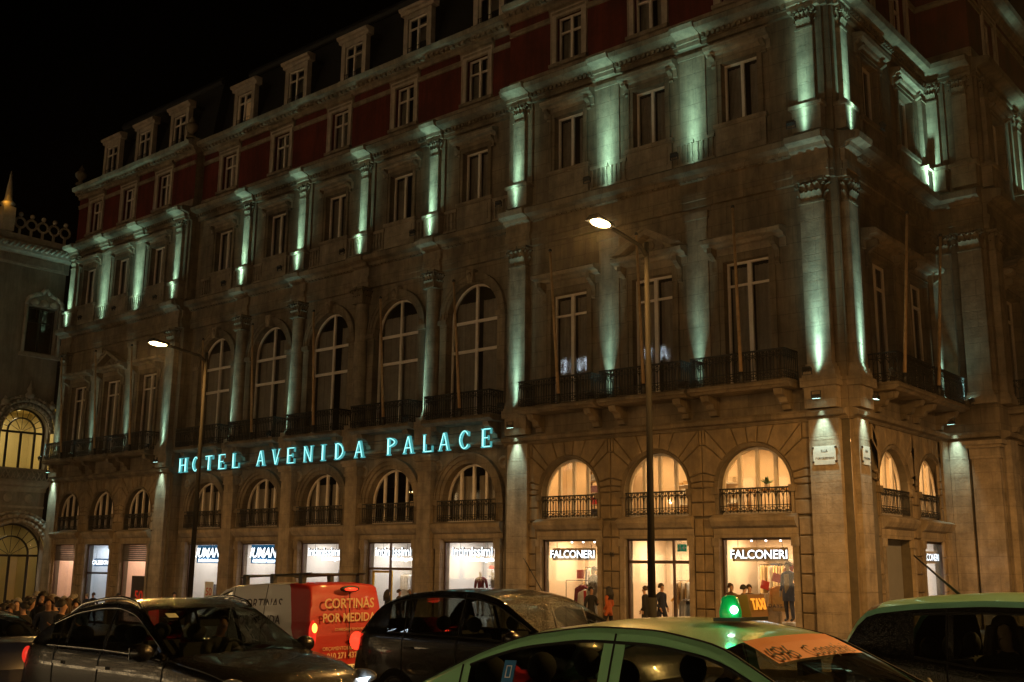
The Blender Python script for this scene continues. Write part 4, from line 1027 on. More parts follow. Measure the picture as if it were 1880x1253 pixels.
    for k in range(5):
        for s in (-.37, .37):
            o = thing('folded_sweaters', 'stack of %s folded sweaters, %s shelf, %s side' % (('navy', 'grey', 'red', 'white', 'wine')[(k * 2 + (s > 0)) % 5], nth(k, 5), 'left' if s < 0 else 'right'), 'sweaters', (BR[0] + .1 + s, 32.4, 3.37 + .42 * k + .23), group='folded sweaters on the shelf')
            for j in range(3): obj('sweater', MB().box(-.24 + .01 * j, .24 - .012 * j, -.16, .14, .085 * j, .085 * j + .078), o, m=cols[(k * 2 + (s > 0)) % 5])
    pl = thing('potted_plant', 'leafy potted plant on table behind the right lit arch', 'plant', (BR[2] - .25, 31.7, 4.25)); gm = mat('leaf_green', (.03, .10, .02), .5, var=.4, vscale=8)
    obj('pot', MB().lathe([(.07, 0), (.1, .16), (.09, .17), (.0, .15)], 12), pl, m=WHT)
    random.seed(3)
    for k in range(16):
        a = random.random() * 6.28; t = random.uniform(.4, 1.1); L = random.uniform(.22, .4); p0 = Vector((0, 0, .15)); dr = Vector((cos(a) * sin(t), sin(a) * sin(t), cos(t))); sd = dr.cross(Vector((0, 0, 1))).normalized() * .05
        pts = [p0, p0 + dr * L * .5 + sd, p0 + dr * L + Vector((0, 0, -.05)), p0 + dr * L * .5 - sd, p0 + dr * L * .5 + Vector((0, 0, .015))]
        obj('leaf', MB().add(pts, [(0, 1, 4), (1, 2, 4), (2, 3, 4), (3, 0, 4)], 0, True), pl, m=gm)
    tb = thing('mezzanine_table', 'yellow topped table carrying the plant behind the right lit arch', 'table', (BR[2] - .1, 31.75, 3.37)); obj('top', MB().box(-.8, .8, -.3, .3, .83, .88), tb, m=mat('yellow_top', (.75, .4, .05), .5))
    for sx in (-.7, .7):
        for sy in (-.25, .25): obj('leg', MB().box(sx - .025, sx + .025, sy - .025, sy + .025, 0, .83), tb, m=wd)
    # --- lingerie shop, middle stretch
    for i in (2, 3, 4):
        shop_sign((BC[i] - .02, 31.1, 2.25), 'intimissimi', .5, 'white lit shop letters above the %s of the lingerie shop' % {2: 'window with dark poster', 3: 'yellow framed door', 4: 'two mannequins'}[i], None, None, .006, sub=('Italian Lingerie', .21, .45))
    for i, w in ((0, 'nearest the lamp post'), (1, 'beside it to the right')):
        shop_sign((BC[i] + .05, 31.1, 2.2), 'IUMAN', .62, 'bold slanted white letters on blue board, men\'s shop window ' + w, (2.0, .84), blueb, .012, .28, sub=('intimissimi uomo', .24, 0))
    u = BC[4]; garment((u + .25, 32.3, 1.55), redf, 'red nightgown hanging behind the two mannequins', .35, .6, sleeves=False); garment((u + .52, 32.3, 1.55), wine, 'wine nightgown hanging behind the two mannequins', .3, .55, sleeves=False); garment((u + 1.15, 32.2, 1.5), wine, 'dark red robe at the right edge of the lingerie window', .4, 1.1)
    u = BC[3]; zb = base(u)
    d = thing('shop_door', 'glass shop door with yellow frame', 'door', (u - .7, 31.12, zb)); ym = mat('yellow_paint', (.72, .42, .01), .45)
    f = MB().box(-.58, -.5, -.03, .03, 0, 1.55 - zb).box(.5, .58, -.03, .03, 0, 1.55 - zb).box(-.5, .5, -.03, .03, 1.46 - zb, 1.55 - zb)
    obj('frame', f, d, m=ym); obj('pane', MB().box(-.5, .5, -.006, .006, .02, 1.46 - zb), d, m=SHOPG); obj('handle', MB().tube((.42, -.06, .9), (.42, -.06, 1.3), .012, 6), d, m=DARKM)
    sh = thing('accessory_rack', 'white rack of dark small goods right of the yellow door', 'rack', (u + .75, 32.0, zb))
    obj('panel', MB().box(-.5, .5, .05, .08, 0, 2.0 - zb), sh, m=WHT)
    for k in range(5):
        zz = 1.42 - zb - .42 * k; obj('board', MB().box(-.5, .5, -.15, .05, zz, zz + .02), sh, m=WHT)
        for j in range(5): obj('small_bag', MB().prism([(-.06, 0), (.06, 0), (.05, .1), (.0, .15), (-.05, .1)], -.05, .03).mesh('small_bag', [(BLK, wine, BLK, camel, BLK)[(j + k) % 5]]), sh, (-.36 + .18 * j, -.04, zz + .02))
    u = BC[2]; placard((u + .3, 31.9, 1.45), BLK, .42, .62, 'black poster with white 50 in the lingerie window', txt='50', tm=WHT, tsz=.3)
    o = thing('red_banner', 'tall narrow red banner at the right of the poster window', 'banner', (u + 1.1, 31.7, base(u))); obj('cloth', MB().box(-.12, .12, 0, .01, .1, 1.75 - base(u)), o, m=RED); obj('rod', MB().tube((-.15, 0, 1.77 - base(u)), (.15, 0, 1.77 - base(u)), .012, 6), o, m=DARKM)
    u = BC[1]
    for k, (dx, c, w) in enumerate(((.62, navy, 'navy'), (.9, grey, 'grey'), (.15, teal, 'dark green'))): garment((u + dx, 32.1, 1.2), c, '%s pyjama top in the second blue sign window' % w, .4, .75)
    u = BC[0]
    garment((u + .1, 31.9, 1.35), redf, 'red pyjama top in the first blue sign window', .4, .6); garment((u + .45, 31.9, .95), navy, 'navy pyjama in the first blue sign window', .42, .9); garment((u + .85, 31.9, 1.0), white, 'white top in the first blue sign window', .4, .8)
    placard((u + .25, 31.1, .45), WHT, .7, .9, 'white sale poster with red 50 in the first blue sign window', txt='50', tm=RED, tsz=.5)
    # --- left pavilion shops
    shop_sign((BL[1] + .1, 30.6, 1.75), 'CALZEDONIA', .3, 'small white lit letters in the bluish window of the left pavilion', (1.9, .4), mat('pale_blue_board', (.25, .35, .5), .5, emit=(.2, .4, .7), estr=.4), .01)
    placard((BL[2] + .25, 30.6, .1), BLK, 1.5, 2.0, 'dark poster with big red 50 in the left pavilion', txt='50', tm=mat('red_print', (.7, .03, .02), .5, emit=(.7, .03, .01), estr=.35), tsz=.8)
    # plates
    pm = mat('marble_plate', (.62, .62, .58), .5, var=.2, vscale=6)
    for run, u, w, lab in ((PAV, PR1 - .72, .7, 'white marble street name plate on the corner pilaster'), (SID, 30.91, .55, 'narrow white marble plate on the side street pilaster')):
        o = thing('street_plate', lab, 'sign', run.w(u, .21, 4.78), (0, 0, run.rz)); obj('slab', MB().box(-w / 2, w / 2, -.025, .0, 0, .55), o, m=pm)
        for k, t in enumerate(('RUA', '1º DE DEZEMBRO')): obj('lettering', text_mesh(t, .12 if k == 0 else .085, .004, .0, 0, 'CENTER', 1, .9 * w / .7), o, (0, -.028, .36 - .2 * k), m=BLK)
        for sx in (-1, 1):
            for z in (.05, .47): obj('clip', MB().box(sx * w / 2 - .03, sx * w / 2 + .03, -.035, -.002, z, z + .06), o, m=BRONZE)
    o = thing('house_number', 'small dark house number on the pier right of the left knitwear window', 'number', PAV.w((BR[0] + BR[1]) / 2 + .05, .1, 2.12)); obj('lettering', text_mesh('16', .2, .012, .004, 0, 'CENTER'), o, m=BLK)
shops()
def clothes_row(x0, x1, y, z, label, cols, h=.75, step=.1, rz=0):
    o = thing('clothes_rail', label, 'clothes rail', ((x0 + x1) / 2, y, z), (0, 0, rz)); w = (x1 - x0) / 2
    obj('bar', MB().tube((-w, 0, 0), (w, 0, 0), .013, 6), o, m=DARKM)
    for s in (-w, w): obj('upright', MB().tube((s, 0, 0), (s, 0, -1.6), .013, 6), o, m=DARKM)
    me = {}
    for k in range(int(2 * w / step)):
        m = cols[random.randrange(len(cols))]; hh = round(h * random.choice((.8, 1, 1.15)), 2)
        if (m.name, hh) not in me: me[(m.name, hh)] = MB().add([(-.02, -.2, -.06), (.02, -.2, -.06), (.035, -.2, -hh), (-.035, -.22, -hh), (-.02, .2, -.06), (.02, .2, -.06), (.035, .2, -hh), (-.035, .22, -hh), (0, 0, -.01)], [(0, 1, 2, 3), (4, 7, 6, 5), (0, 3, 7, 4), (1, 5, 6, 2), (0, 8, 1), (4, 5, 8), (0, 4, 8), (1, 8, 5)]).mesh('garment', [m])
        obj('garment', me[(m.name, hh)], o, (-w + .06 + step * k, random.uniform(-.02, .02), 0), (0, 0, random.uniform(-.25, .25)))
def wall_shelf(x, y, z, w, rows, label, cols, rz=0):
    o = thing('wall_shelf', label, 'shelf', (x, y, z), (0, 0, rz)); me = {}
    for k in range(rows):
        obj('board', MB().box(-w / 2, w / 2, -.16, .12, .34 * k, .34 * k + .02), o, m=WHT); xx = -w / 2 + .08
        while xx < w / 2 - .16:
            bw = random.choice((.12, .18, .24)); bh = random.choice((.08, .14, .2)); m = cols[random.randrange(len(cols))]
            if random.random() < .85:
                if (bw, bh, m.name) not in me: me[(bw, bh, m.name)] = MB().box(-bw / 2, bw / 2, -.12, .1, 0, bh).mesh('folded_item', [m])
                obj('folded_item', me[(bw, bh, m.name)], o, (xx + bw / 2, 0, .34 * k + .021))
            xx += bw + .05
def stock():
    random.seed(21); F = lambda *n: [MATS['fabric_' + q] for q in n]
    u = BR[0]; clothes_row(u - 1.2, u + 1.4, 32.9, 1.75, 'long rail of mixed knitwear at the back of the left knitwear shop', F('cream', 'camel', 'wine', 'grey', 'white'))
    u = BR[1]; clothes_row(u - .3, u + 1.3, 32.0, 1.35, 'rail of pale clothes inside the shop doorway', F('white', 'cream', 'grey', 'camel'), .8, .12)
    u = BR[2]; clothes_row(u - 1.3, u + 1.2, 33.0, 1.9, 'long rail of pale knitwear at the back of the right knitwear shop', F('cream', 'camel', 'white', 'oat', 'butter'), .9)
    wall_shelf(BR[2] - .7, 33.3, .7, 1.2, 5, 'wall shelf of folded knitwear at the back of the right knitwear shop', F('cream', 'camel', 'navy', 'grey'))
    u = BC[4]; clothes_row(u + .2, u + 1.8, 33.0, 1.75, 'rail of red and dark nightwear behind the two mannequins', F('red', 'wine', 'navy', 'white'), .6)
    wall_shelf(u - .8, 33.85, .6, 1.6, 5, 'white shelf of small boxes in the two mannequin window', F('white', 'wine', 'grey', 'red'))
    u = BC[3]; clothes_row(u - 1.6, u - .2, 33.2, 1.4, 'rail of white nightwear behind the yellow framed door', F('white', 'cream', 'grey'), .8)
    u = BC[2]; clothes_row(u - 1.3, u + 1.5, 33.2, 1.6, 'rail of dark nightwear behind the poster window', F('navy', 'wine', 'white', 'red', 'grey'), .7); wall_shelf(u - .6, 33.85, .6, 2.2, 5, 'white shelf of boxes behind the poster window', F('white', 'red', 'grey'))
    for i, w in ((0, 'first'), (1, 'second')):
        u = BC[i]; clothes_row(u - .6, u + 1.7, 32.7, 1.6, 'rail of dark men\'s pyjamas in the %s blue sign window' % w, F('navy', 'grey', 'teal', 'white', 'red'), .7); wall_shelf(u + .6, 33.8, .5, 2.4, 5, 'white shelf of folded shirts in the %s blue sign window' % w, F('navy', 'grey', 'white', 'red', 'teal'))
        clothes_row(u - .2, u + .9, 31.7, .75, 'low rail of grey and navy shirts in the %s blue sign window' % w, F('navy', 'grey', 'white'), .6)
    for i, w in ((0, 'leftmost'), (2, 'third')): wall_shelf(BL[i] + .3, 33.0, -.4, 2.0, 5, 'shelf of small goods in the %s shop of the left pavilion' % w, F('white', 'red', 'grey', 'camel'))
    clothes_row(BL[1] - .6, BL[1] + 1.4, 32.6, .9, 'rail of pale clothes in the bluish window of the left pavilion', F('white', 'cream', 'grey'), .7)
    wall_shelf(BR[1] + .2, 33.2, 3.6, 2.4, 4, 'shelf of folded clothes behind the middle lit arch', F('cream', 'camel', 'white')); wall_shelf(BR[2] + .75, 33.2, 3.6, 1.2, 6, 'tall shelf of folded clothes behind the right lit arch', F('navy', 'grey', 'camel', 'white'))
stock()
def lit_rooms():
    for nm, run, u, d_, w, z0, z1, c, e, lab in (('lit_curtain', CEN, BC[0] + .05, -.5, 1.0, 20.72, 22.6, (1, .38, .06), .22, 'orange curtain lit from behind'), ('lit_curtain', CEN, BC[0], -1.1, 1.1, 24.5, 26.2, (1, .6, .25), .07, 'faintly lit dormer curtain'), ('lit_curtain', PAV, BR[2] + .5, -.47, .13, 16.5, 17.75, (1, .55, .08), 1.6, 'bright yellow gap between curtains')):
        o = place(nm, MB().box(-w / 2, w / 2, 0, .01, z0, z1), run, u, d_, 0, mat('lit_curtain_%.2f' % e, (.5, .3, .1), .8, emit=c, estr=e)); o['label'] = lab
    for k, (dx, z) in enumerate(((-.3, 4.75), (.45, 4.6))):
        o = thing('chandelier', 'small lit chandelier behind the fourth low arch, %s one' % ('left', 'right')[k], 'chandelier', (BC[3] + dx, 32.3, z)); obj('chain', MB().tube((0, 0, 0), (0, 0, 1.2), .012, 5), o, m=DARKM); obj('ring', MB().path([(.2 * cos(a * pi / 6), .2 * sin(a * pi / 6), 0) for a in range(13)], .015, 5), o, m=CHAND)
        for j in range(8): obj('bulb', cached(('bulb',), lambda: MB().sphere((0, 0, .04), .028, 6, 5).mesh('bulb', [mat('chandelier_bulb', (1, .9, .6), .4, emit=(1, .75, .35), estr=5)])), o, (.2 * cos(j * pi / 4), .2 * sin(j * pi / 4), 0))
CHAND = mat('brass', (.4, .26, .08), .35, metal=.8)
lit_rooms()

# ================================================================ NEIGHBOURING STATION BUILDING
def station():
    X = -60.6; S = mat('station_stone', (.38, .35, .30), .85, var=.3, vscale=1.0, streak=.4, bump=.3); S2 = mat('station_carved_stone', (.42, .38, .32), .8, var=.3, vscale=3, bump=.6, bscale=22)
    B = Vector((X, 27, -1.8)); st = thing('station_building', 'pale stone building with ornate horseshoe window and carved parapet at the left', 'building', B)
    run = Run(X, 0, pi / 2)
    def pl(name, b, u, d=0, z=0, m=S): return obj(name, b, st, run.w(u, d, z) - B, (0, 0, pi / 2), m)
    hs = [hole_rect(1.75, 13.6, 16.3, 29.05), hole_arch(1.35, 6.9, 9.0, 28.7), hole_arch(1.75, -3, 2.1, 28.75)]
    pl('wall', wall(16, 30.2, -4, 20.2, hs, .5), 0)
    pl('cornice', MB().extrude_u([(0, 18.5), (.12, 18.5), (.14, 19.1), (.35, 19.3), (.4, 19.6), (.5, 19.75), (.1, 20.0), (0, 20.0)], 16, 30.3), 0, m=S2)
    q = MB()
    for i in range(60): q.box(24 + .1 * i, 24.055 + .1 * i, -.2, .01, 18.62, 19.05)
    e = pl('dentil_course', q, 0, m=S2); e['kind'] = 'stuff'
    q = MB(); 
    for i in range(20): q.tube((24 + .31 * i, -.42, 19.45), (24.2 + .31 * i, -.5, 19.72), .08, 6)
    e = pl('rope_moulding', q, 0, m=S2); e['kind'] = 'stuff'
    # pierced parapet of rings
    amb = S2
    for i in range(9):
        u = 24.4 + .68 * i; b = MB()
        for k in range(12):
            a0, a1 = 2 * pi * k / 12, 2 * pi * (k + 1) / 12; b.tube((.3 * cos(a0), 0, .3 * sin(a0)), (.3 * cos(a1), 0, .3 * sin(a1)), .07, 6)
        b.sphere((0, 0, .5), .14, 8, 6); b.box(-.06, .06, -.06, .06, -.7, -.3)
        pl('parapet_ring', b, u, .1, 21.0, amb)
    pl('parapet_base', MB().box(24, 30.2, -.15, .25, 20.0, 20.3), 0, m=S2)
    sp = MB().lathe([(.3, 0), (.34, .12), (.42, .22), (.3, .34), (.22, .45), (.16, 1.1), (.02, 2.2)], 10)
    for i in range(6): sp.tube((.2 * cos(i), .2 * sin(i), .4), (.05 * cos(i + 3), .05 * sin(i + 3), 2.0), .04, 5)
    pl('pinnacle', sp, 26.3, .1, 21.7, S2); pl('pinnacle_base', MB().box(-.35, .35, -.35, .35, 20.3, 21.7), 26.3, .1, 0, S2)
    # upper window with ogee hood
    dg = mat('station_dark_frame', (.02, .018, .015), .5); cw = glass_mat('station_glass')
    f = MB().box(-.87, -.8, 0, .08, 13.6, 16.3).box(.8, .87, 0, .08, 13.6, 16.3).box(-.05, .05, 0, .08, 13.6, 16.3)
    for z in (13.6, 15.4, 16.22): f.box(-.8, .8, .002, .082, z, z + .08)
    w = pl('window', f, 29.05, -.35, 0, dg)
    for s in (-.43, .43):
        for z0, z1 in ((13.68, 15.4), (15.48, 16.22)): obj('pane', MB().box(s - .38, s + .38, .03, .04, z0, z1), w, m=cw)
    g = MB(); pts = [(-1.1, 16.3), (-1.0, 16.7), (-.6, 16.95), (-.25, 17.05), (0, 17.45), (.25, 17.05), (.6, 16.95), (1.0, 16.7), (1.1, 16.3)]
    for a, b in zip(pts, pts[1:]): g.tube((a[0], -.16, a[1]), (b[0], -.16, b[1]), .12, 8)
    for k in range(3): g.sphere((-.6 + .6 * k, -.08, 16.55), .28, 10, 6, sc=(1, .4, .8))
    for s in (-1, 1): g.tube((s * 1.05, -.1, 13.5), (s * 1.05, -.1, 16.4), .1, 8)
    g.box(-1.2, 1.2, -.2, .01, 13.3, 13.5); pl('ogee_hood', g, 29.05, 0, 0, S2)
    # big lit horseshoe window
    lit = mat('lit_room_yellow', (.6, .5, .25), .8)
    for (r, sp_, z0, uu, nm) in ((1.35, 9.0, 6.9, 28.7, 'lit_window'), (1.75, 2.1, -2, 28.75, 'entrance_arch')):
        f = MB(); o = arch_pts(r, sp_, 20); i1 = arch_pts(r - .1, sp_, 20); r2 = r * .62; o2 = arch_pts(r2, sp_, 16); i2 = arch_pts(r2 - .08, sp_, 16)
        for k in range(20): f.prism([o[k], o[k + 1], i1[k + 1], i1[k]], 0, .1)
        for k in range(16): f.prism([o2[k], o2[k + 1], i2[k + 1], i2[k]], 0, .1)
        for s in (-r + .05, -r2 + .04, 0, r2 - .04, r - .05): f.box(s - .06, s + .06, .002, .09, z0, sp_)
        f.box(-r, r, -.01, .11, sp_ - .08, sp_ + .04)
        for k in range(1, 10): a = pi * k / 10; f.tube((r2 * cos(a), .05, sp_ + r2 * sin(a)), (r * cos(a), .05, sp_ + r * sin(a)), .02, 5)
        for k in range(1, 6): a = pi * k / 6; f.tube((.1 * cos(a), .05, sp_ + .1 * sin(a)), (r2 * cos(a), .05, sp_ + r2 * sin(a)), .016, 5)
        w = pl(nm, f, uu, -.4, 0, dg)
        obj('pane', MB().prism([(-r + .02, z0)] + arch_pts(r - .02, sp_, 16) + [(r - .02, z0)], .04, .05), w, m=cw)
        a = MB()
        for rr, dd, tt in ((r + .15, .1, .14), (r + .42, .18, .12), (r + .65, .1, .08)):
            pp = arch_pts(rr, sp_, 22)
            for k in range(22): a.tube((pp[k][0], -dd, pp[k][1]), (pp[k + 1][0], -dd, pp[k + 1][1]), tt, 6)
        pl('archivolt', a, uu, 0, 0, S2)
        b = MB(); v = [(-2.2, .45, z0), (2.2, .45, z0), (2.2, 4, z0), (-2.2, 4, z0), (-2.2, .45, sp_ + r + .2), (2.2, .45, sp_ + r + .2), (2.2, 4, sp_ + r + .2), (-2.2, 4, sp_ + r + .2)]
        b.add(v, [(0, 1, 2, 3), (4, 7, 6, 5), (2, 6, 7, 3), (0, 3, 7, 4), (1, 5, 6, 2)]); pl('lit_room', b.mesh('lit_room', [lit], fix=False), uu)
        pl('ceiling_light', MB().box(-.6, .6, 1.5, 2.3, sp_ + r + .1, sp_ + r + .15), uu, 0, 0, mat('station_light', (1, 1, 1), .5, emit=(1, .78, .32), estr=1.5)); light('room_light', 'AREA', run.w(uu, -1.9, sp_ + r + .05) - B, (1, .82, .45), 85 if nm == 'lit_window' else 14, st, size=.8)
    f = MB().lathe([(.02, 0), (.2, .1), (.28, .3), (.14, .45), (.2, .6), (.08, .8), (.01, 1.1)], 10); pl('finial', f, 28.7, .15, 10.8, S2)
    for s in (-1, 1): pl('finial', MB().sphere((0, 0, 0), .22, 10, 7).sphere((0, 0, .24), .1, 8, 6), 28.7 + s * 1.35, .15, 10.55, S2)
    bl = MB().box(-1.7, 1.7, -.35, -.25, 6.1, 6.25).box(-1.7, 1.7, -.35, -.25, 6.78, 6.9)
    for k in range(11):
        for s in (-1, 1): bl.tube((-1.6 + .3 * k, -.3, 6.25), (-1.6 + .3 * (k + s), -.3, 6.8), .035, 5)
    pl('pierced_balcony', bl, 28.7, 0, 0, S2); pl('balcony_slab', MB().extrude_u([(0, 5.6), (.1, 5.6), (.2, 5.85), (.4, 5.95), (.42, 6.1), (0, 6.1)], 24, 30.2), 0, m=S2)
    for s in (-.6, .6): pl('rosette', MB().lathe([(0.001, .08), (.1, .1), (.16, .04), (.22, .06), (.25, 0)], 10), 28.7 + s, .02, 5.25, S2).rotation_euler = (pi / 2, 0, pi / 2)
    pl('string_course', MB().box(16, 30.2, -.08, .01, 4.7, 4.82), 0, m=S2)
    light('pinnacle_glow', 'POINT', run.w(25.9, .6, 21.9) - B, (1, .45, .05), 8, st, shadow_soft_size=.1)
station()
# ================================================================ PEOPLE (builder)
def human(key, joints, edges, zones):
    """one continuous body grown on a skeleton: joints name -> (x,y,z,r1,r2)"""
    me = bpy.data.meshes.new(key); names = list(joints); idx = {n: i for i, n in enumerate(names)}
    me.from_pydata([joints[n][:3] for n in names], [(idx[a], idx[b]) for a, b in edges], [])
    o = bpy.data.objects.new(key, me); COL.objects.link(o)
    sk = o.modifiers.new('skin', 'SKIN'); sk.use_smooth_shade = True; sk.branch_smoothing = .3
    for i, n in enumerate(names):
        v = me.skin_vertices[0].data[i]; v.radius = joints[n][3:5]; v.use_root = (n == 'pelvis')
    ss = o.modifiers.new('sub', 'SUBSURF'); ss.levels = 1; ss.render_levels = 1
    dg = bpy.context.evaluated_depsgraph_get(); r = bpy.data.meshes.new_from_object(o.evaluated_get(dg))
    bpy.data.objects.remove(o); bpy.data.meshes.remove(me)
    for k in range(4): r.materials.append(None)
    for p in r.polygons: p.material_index = zones(p.center); p.use_smooth = True
    return r
def skeleton(step=0.0, arms='down', seated=False, turn=0.0, bulk=1.0):
    J = {}; E = []
    def j(n, x, y, z, a, b=None): J[n] = (x, y, z, a, b if b else a)
    def e(*c):
        for a, b in zip(c, c[1:]): E.append((a, b))
    z0 = -.5 if seated else 0.0; k = bulk
    j('pelvis', 0, 0, .96 + z0, .155 * k, .12 * k); j('waist', 0, 0, 1.13 + z0, .145 * k, .115 * k); j('chest', 0, .0, 1.33 + z0, .18 * k, .125 * k); j('collar', 0, .01, 1.45 + z0, .12 * k, .09 * k); j('neck', 0, .0, 1.52 + z0, .055, .055)
    tx = sin(turn) * .03; j('jaw', tx, -.035, 1.575 + z0, .062, .062); j('head', tx * .5, -.015, 1.66 + z0, .082, .092); j('crown', 0, .0, 1.735 + z0, .06, .066)
    j('nose', sin(turn) * .11, -.105 * cos(turn) - .01, 1.63 + z0, .014, .014)
    e('pelvis', 'waist', 'chest', 'collar', 'neck', 'jaw', 'head', 'crown'); e('head', 'nose')
    for s, q in ((-1, 'l'), (1, 'r')):
        j('sh' + q, s * .19 * k, 0, 1.41 + z0, .075 * k, .075 * k)
        A = arms if isinstance(arms, str) else arms[0 if s < 0 else 1]
        if A == 'down': el, wr, hd = (s * .25 * k, .03, 1.13), (s * .26 * k, -.05, .9), (s * .26 * k, -.075, .82)
        elif A == 'phone': el, wr, hd = (s * .25 * k, -.02, 1.14), (s * .14, -.24, 1.22), (s * .1, -.3, 1.27)
        elif A == 'wheel': el, wr, hd = (s * .26, -.17, 1.17), (s * .2, -.4, 1.2), (s * .18, -.47, 1.22)
        else: el, wr, hd = (s * .27 * k, .06, 1.14), (s * .21 * k, -.1, .98), (s * .19 * k, -.12, .92)
        j('el' + q, el[0], el[1], el[2] + z0, .056 * k); j('wr' + q, wr[0], wr[1], wr[2] + z0, .036); j('hd' + q, hd[0], hd[1], hd[2] + z0, .034, .02)
        e('collar', 'sh' + q, 'el' + q, 'wr' + q, 'hd' + q)
        d = (Vector(hd) - Vector(wr)).normalized(); pr = d.orthogonal().normalized() if abs(d.z) < .5 else Vector((0, 1, 0))
        for f in range(4):
            t = Vector(hd) + d * (.075 + .012 * (1.5 - abs(f - 1.4))) + pr * ((f - 1.5) * .02); j('f%s%d' % (q, f), t.x, t.y, t.z + z0, .009); e('hd' + q, 'f%s%d' % (q, f))
        t = Vector(wr) + d * .06 + pr * -.05; j('th' + q, t.x, t.y, t.z + z0, .011); e('wr' + q, 'th' + q)
        if seated: kn, an, to = (s * .13, -.45, 1.0), (s * .13, -.55, .58), (s * .13, -.72, .55)
        else: kn, an, to = (s * .1, -.04 - s * step * .5, .52), (s * .1, .03 - s * step, .1), (s * .1, -.14 - s * step, .05)
        j('hip' + q, s * .095 * k, -.02 if seated else -s * step * .1, .9 + z0, .1 * k); j('kn' + q, kn[0], kn[1], kn[2] + z0, .07); j('an' + q, an[0], an[1], an[2] + z0, .048); j('to' + q, to[0], to[1], to[2] + z0, .04, .035)
        e('pelvis', 'hip' + q, 'kn' + q, 'an' + q, 'to' + q)
    hands = [Vector(J['hdl'][:3]), Vector(J['hdr'][:3])]
    def zones(c):
        if c.z > 1.51 + z0: return 0
        if min((Vector(c) - h).length for h in hands) < .09: return 0
        if c.z > (.78 + z0 if not seated else .93 + z0): return 1
        return 2 if c.z > .13 + z0 else 3
    return J, E, zones
BODY = {}
def body(key):
    if key not in BODY:
        J, E, Z = {'stand': lambda: skeleton(0, 'down'), 'walk': lambda: skeleton(.2, 'bent'), 'phone': lambda: skeleton(0.03, ('down', 'phone')), 'coat': lambda: skeleton(.05, 'bent', bulk=1.12), 'look': lambda: skeleton(0.05, 'down', turn=.7),
                   'seat': lambda: skeleton(0, 'wheel', True), 'rider': lambda: skeleton(0, 'bent', True, turn=-.5)}[key]()
        BODY[key] = human('body', J, E, Z)
    return BODY[key]
def hair_mesh(style):
    def mk():
        b = MB(); n, m = 14, 9; vs = []; zc = 1.665
        for jn in range(m + 1):
            t = pi * .62 * jn / m
            for i in range(n):
                a = 2 * pi * i / n; front = max(0, -sin(a)); lim = 1 - .42 * front * (jn / m) ** 1.5
                r = .112 * (1 + .05 * sin(5 * a + jn)); tt = t * lim
                vs.append((r * .9 * sin(tt) * cos(a), .012 + r * 1.02 * sin(tt) * sin(a), zc + .02 + r * 1.05 * cos(tt)))
        fs = [(jn * n + i, (jn + 1) * n + i, (jn + 1) * n + (i + 1) % n, jn * n + (i + 1) % n) for jn in range(m) for i in range(n)]
        b.add(vs, fs, 0, True)
        if style == 'long':
            for s in range(11):
                a = pi * (-.08 + 1.16 * s / 10); x, y = .1 * cos(a), .012 + .11 * sin(a)
                b.tube((x, y, 1.7), (x * 1.35, y * 1.2 + .02, 1.5), .035, 6); b.tube((x * 1.35, y * 1.2 + .02, 1.5), (x * 1.25, y + .05, 1.32), .035, 6, r2=.012)
        if style == 'bun': b.sphere((0, .12, 1.76), .055, 10, 7)
        return b.mesh('hair', fix=False)
    return cached(('hair', style), mk)
SKIN = [mat('skin_a', (.42, .24, .16), .6), mat('skin_b', (.30, .16, .10), .6), mat('skin_c', (.5, .31, .22), .6)]
HAIRM = [mat('hair_dark', (.012, .009, .008), .6), mat('hair_brown', (.05, .028, .014), .6), mat('hair_grey', (.22, .2, .18), .6)]
CLO = {n: fabric('wear_' + n, c) for n, c in dict(black=(.012, .012, .014), navy=(.015, .02, .045), grey=(.09, .09, .09), brown=(.07, .04, .025), green=(.02, .04, .025), wine=(.1, .015, .02), beige=(.3, .22, .14), blue=(.03, .06, .14), orange=(.42, .10, .03), white=(.5, .48, .45)).items()}
SHOE = mat('shoe_leather', (.015, .012, .01), .4)
def person(x, y, rz, pose, coat, trousers, label, hair='short', hm=0, sk=0, h=1.72, z=None, group=None, parent=None):
    s = h / 1.80
    o = thing('person', label, 'person', (x, y, ground_z(x) + (.135 if y > 19.2 else 0) if z is None else z), (0, 0, rz), group)
    b = bpy.data.objects.new('body', body(pose)); COL.objects.link(b); b.parent = o; b.scale = (s, s, s)
    for i, m in enumerate((SKIN[sk], CLO[coat], CLO[trousers], SHOE)): b.material_slots[i].link = 'OBJECT'; b.material_slots[i].material = m
    if hair:
        q = bpy.data.objects.new('hair', hair_mesh(hair)); COL.objects.link(q); q.parent = o; q.scale = (s, s, s); q.location = (0, 0, (-.5 * s if pose in ('seat', 'rider') else 0))
        if not q.data.materials: q.data.materials.append(None)
        q.material_slots[0].link = 'OBJECT'; q.material_slots[0].material = HAIRM[hm]
    return o
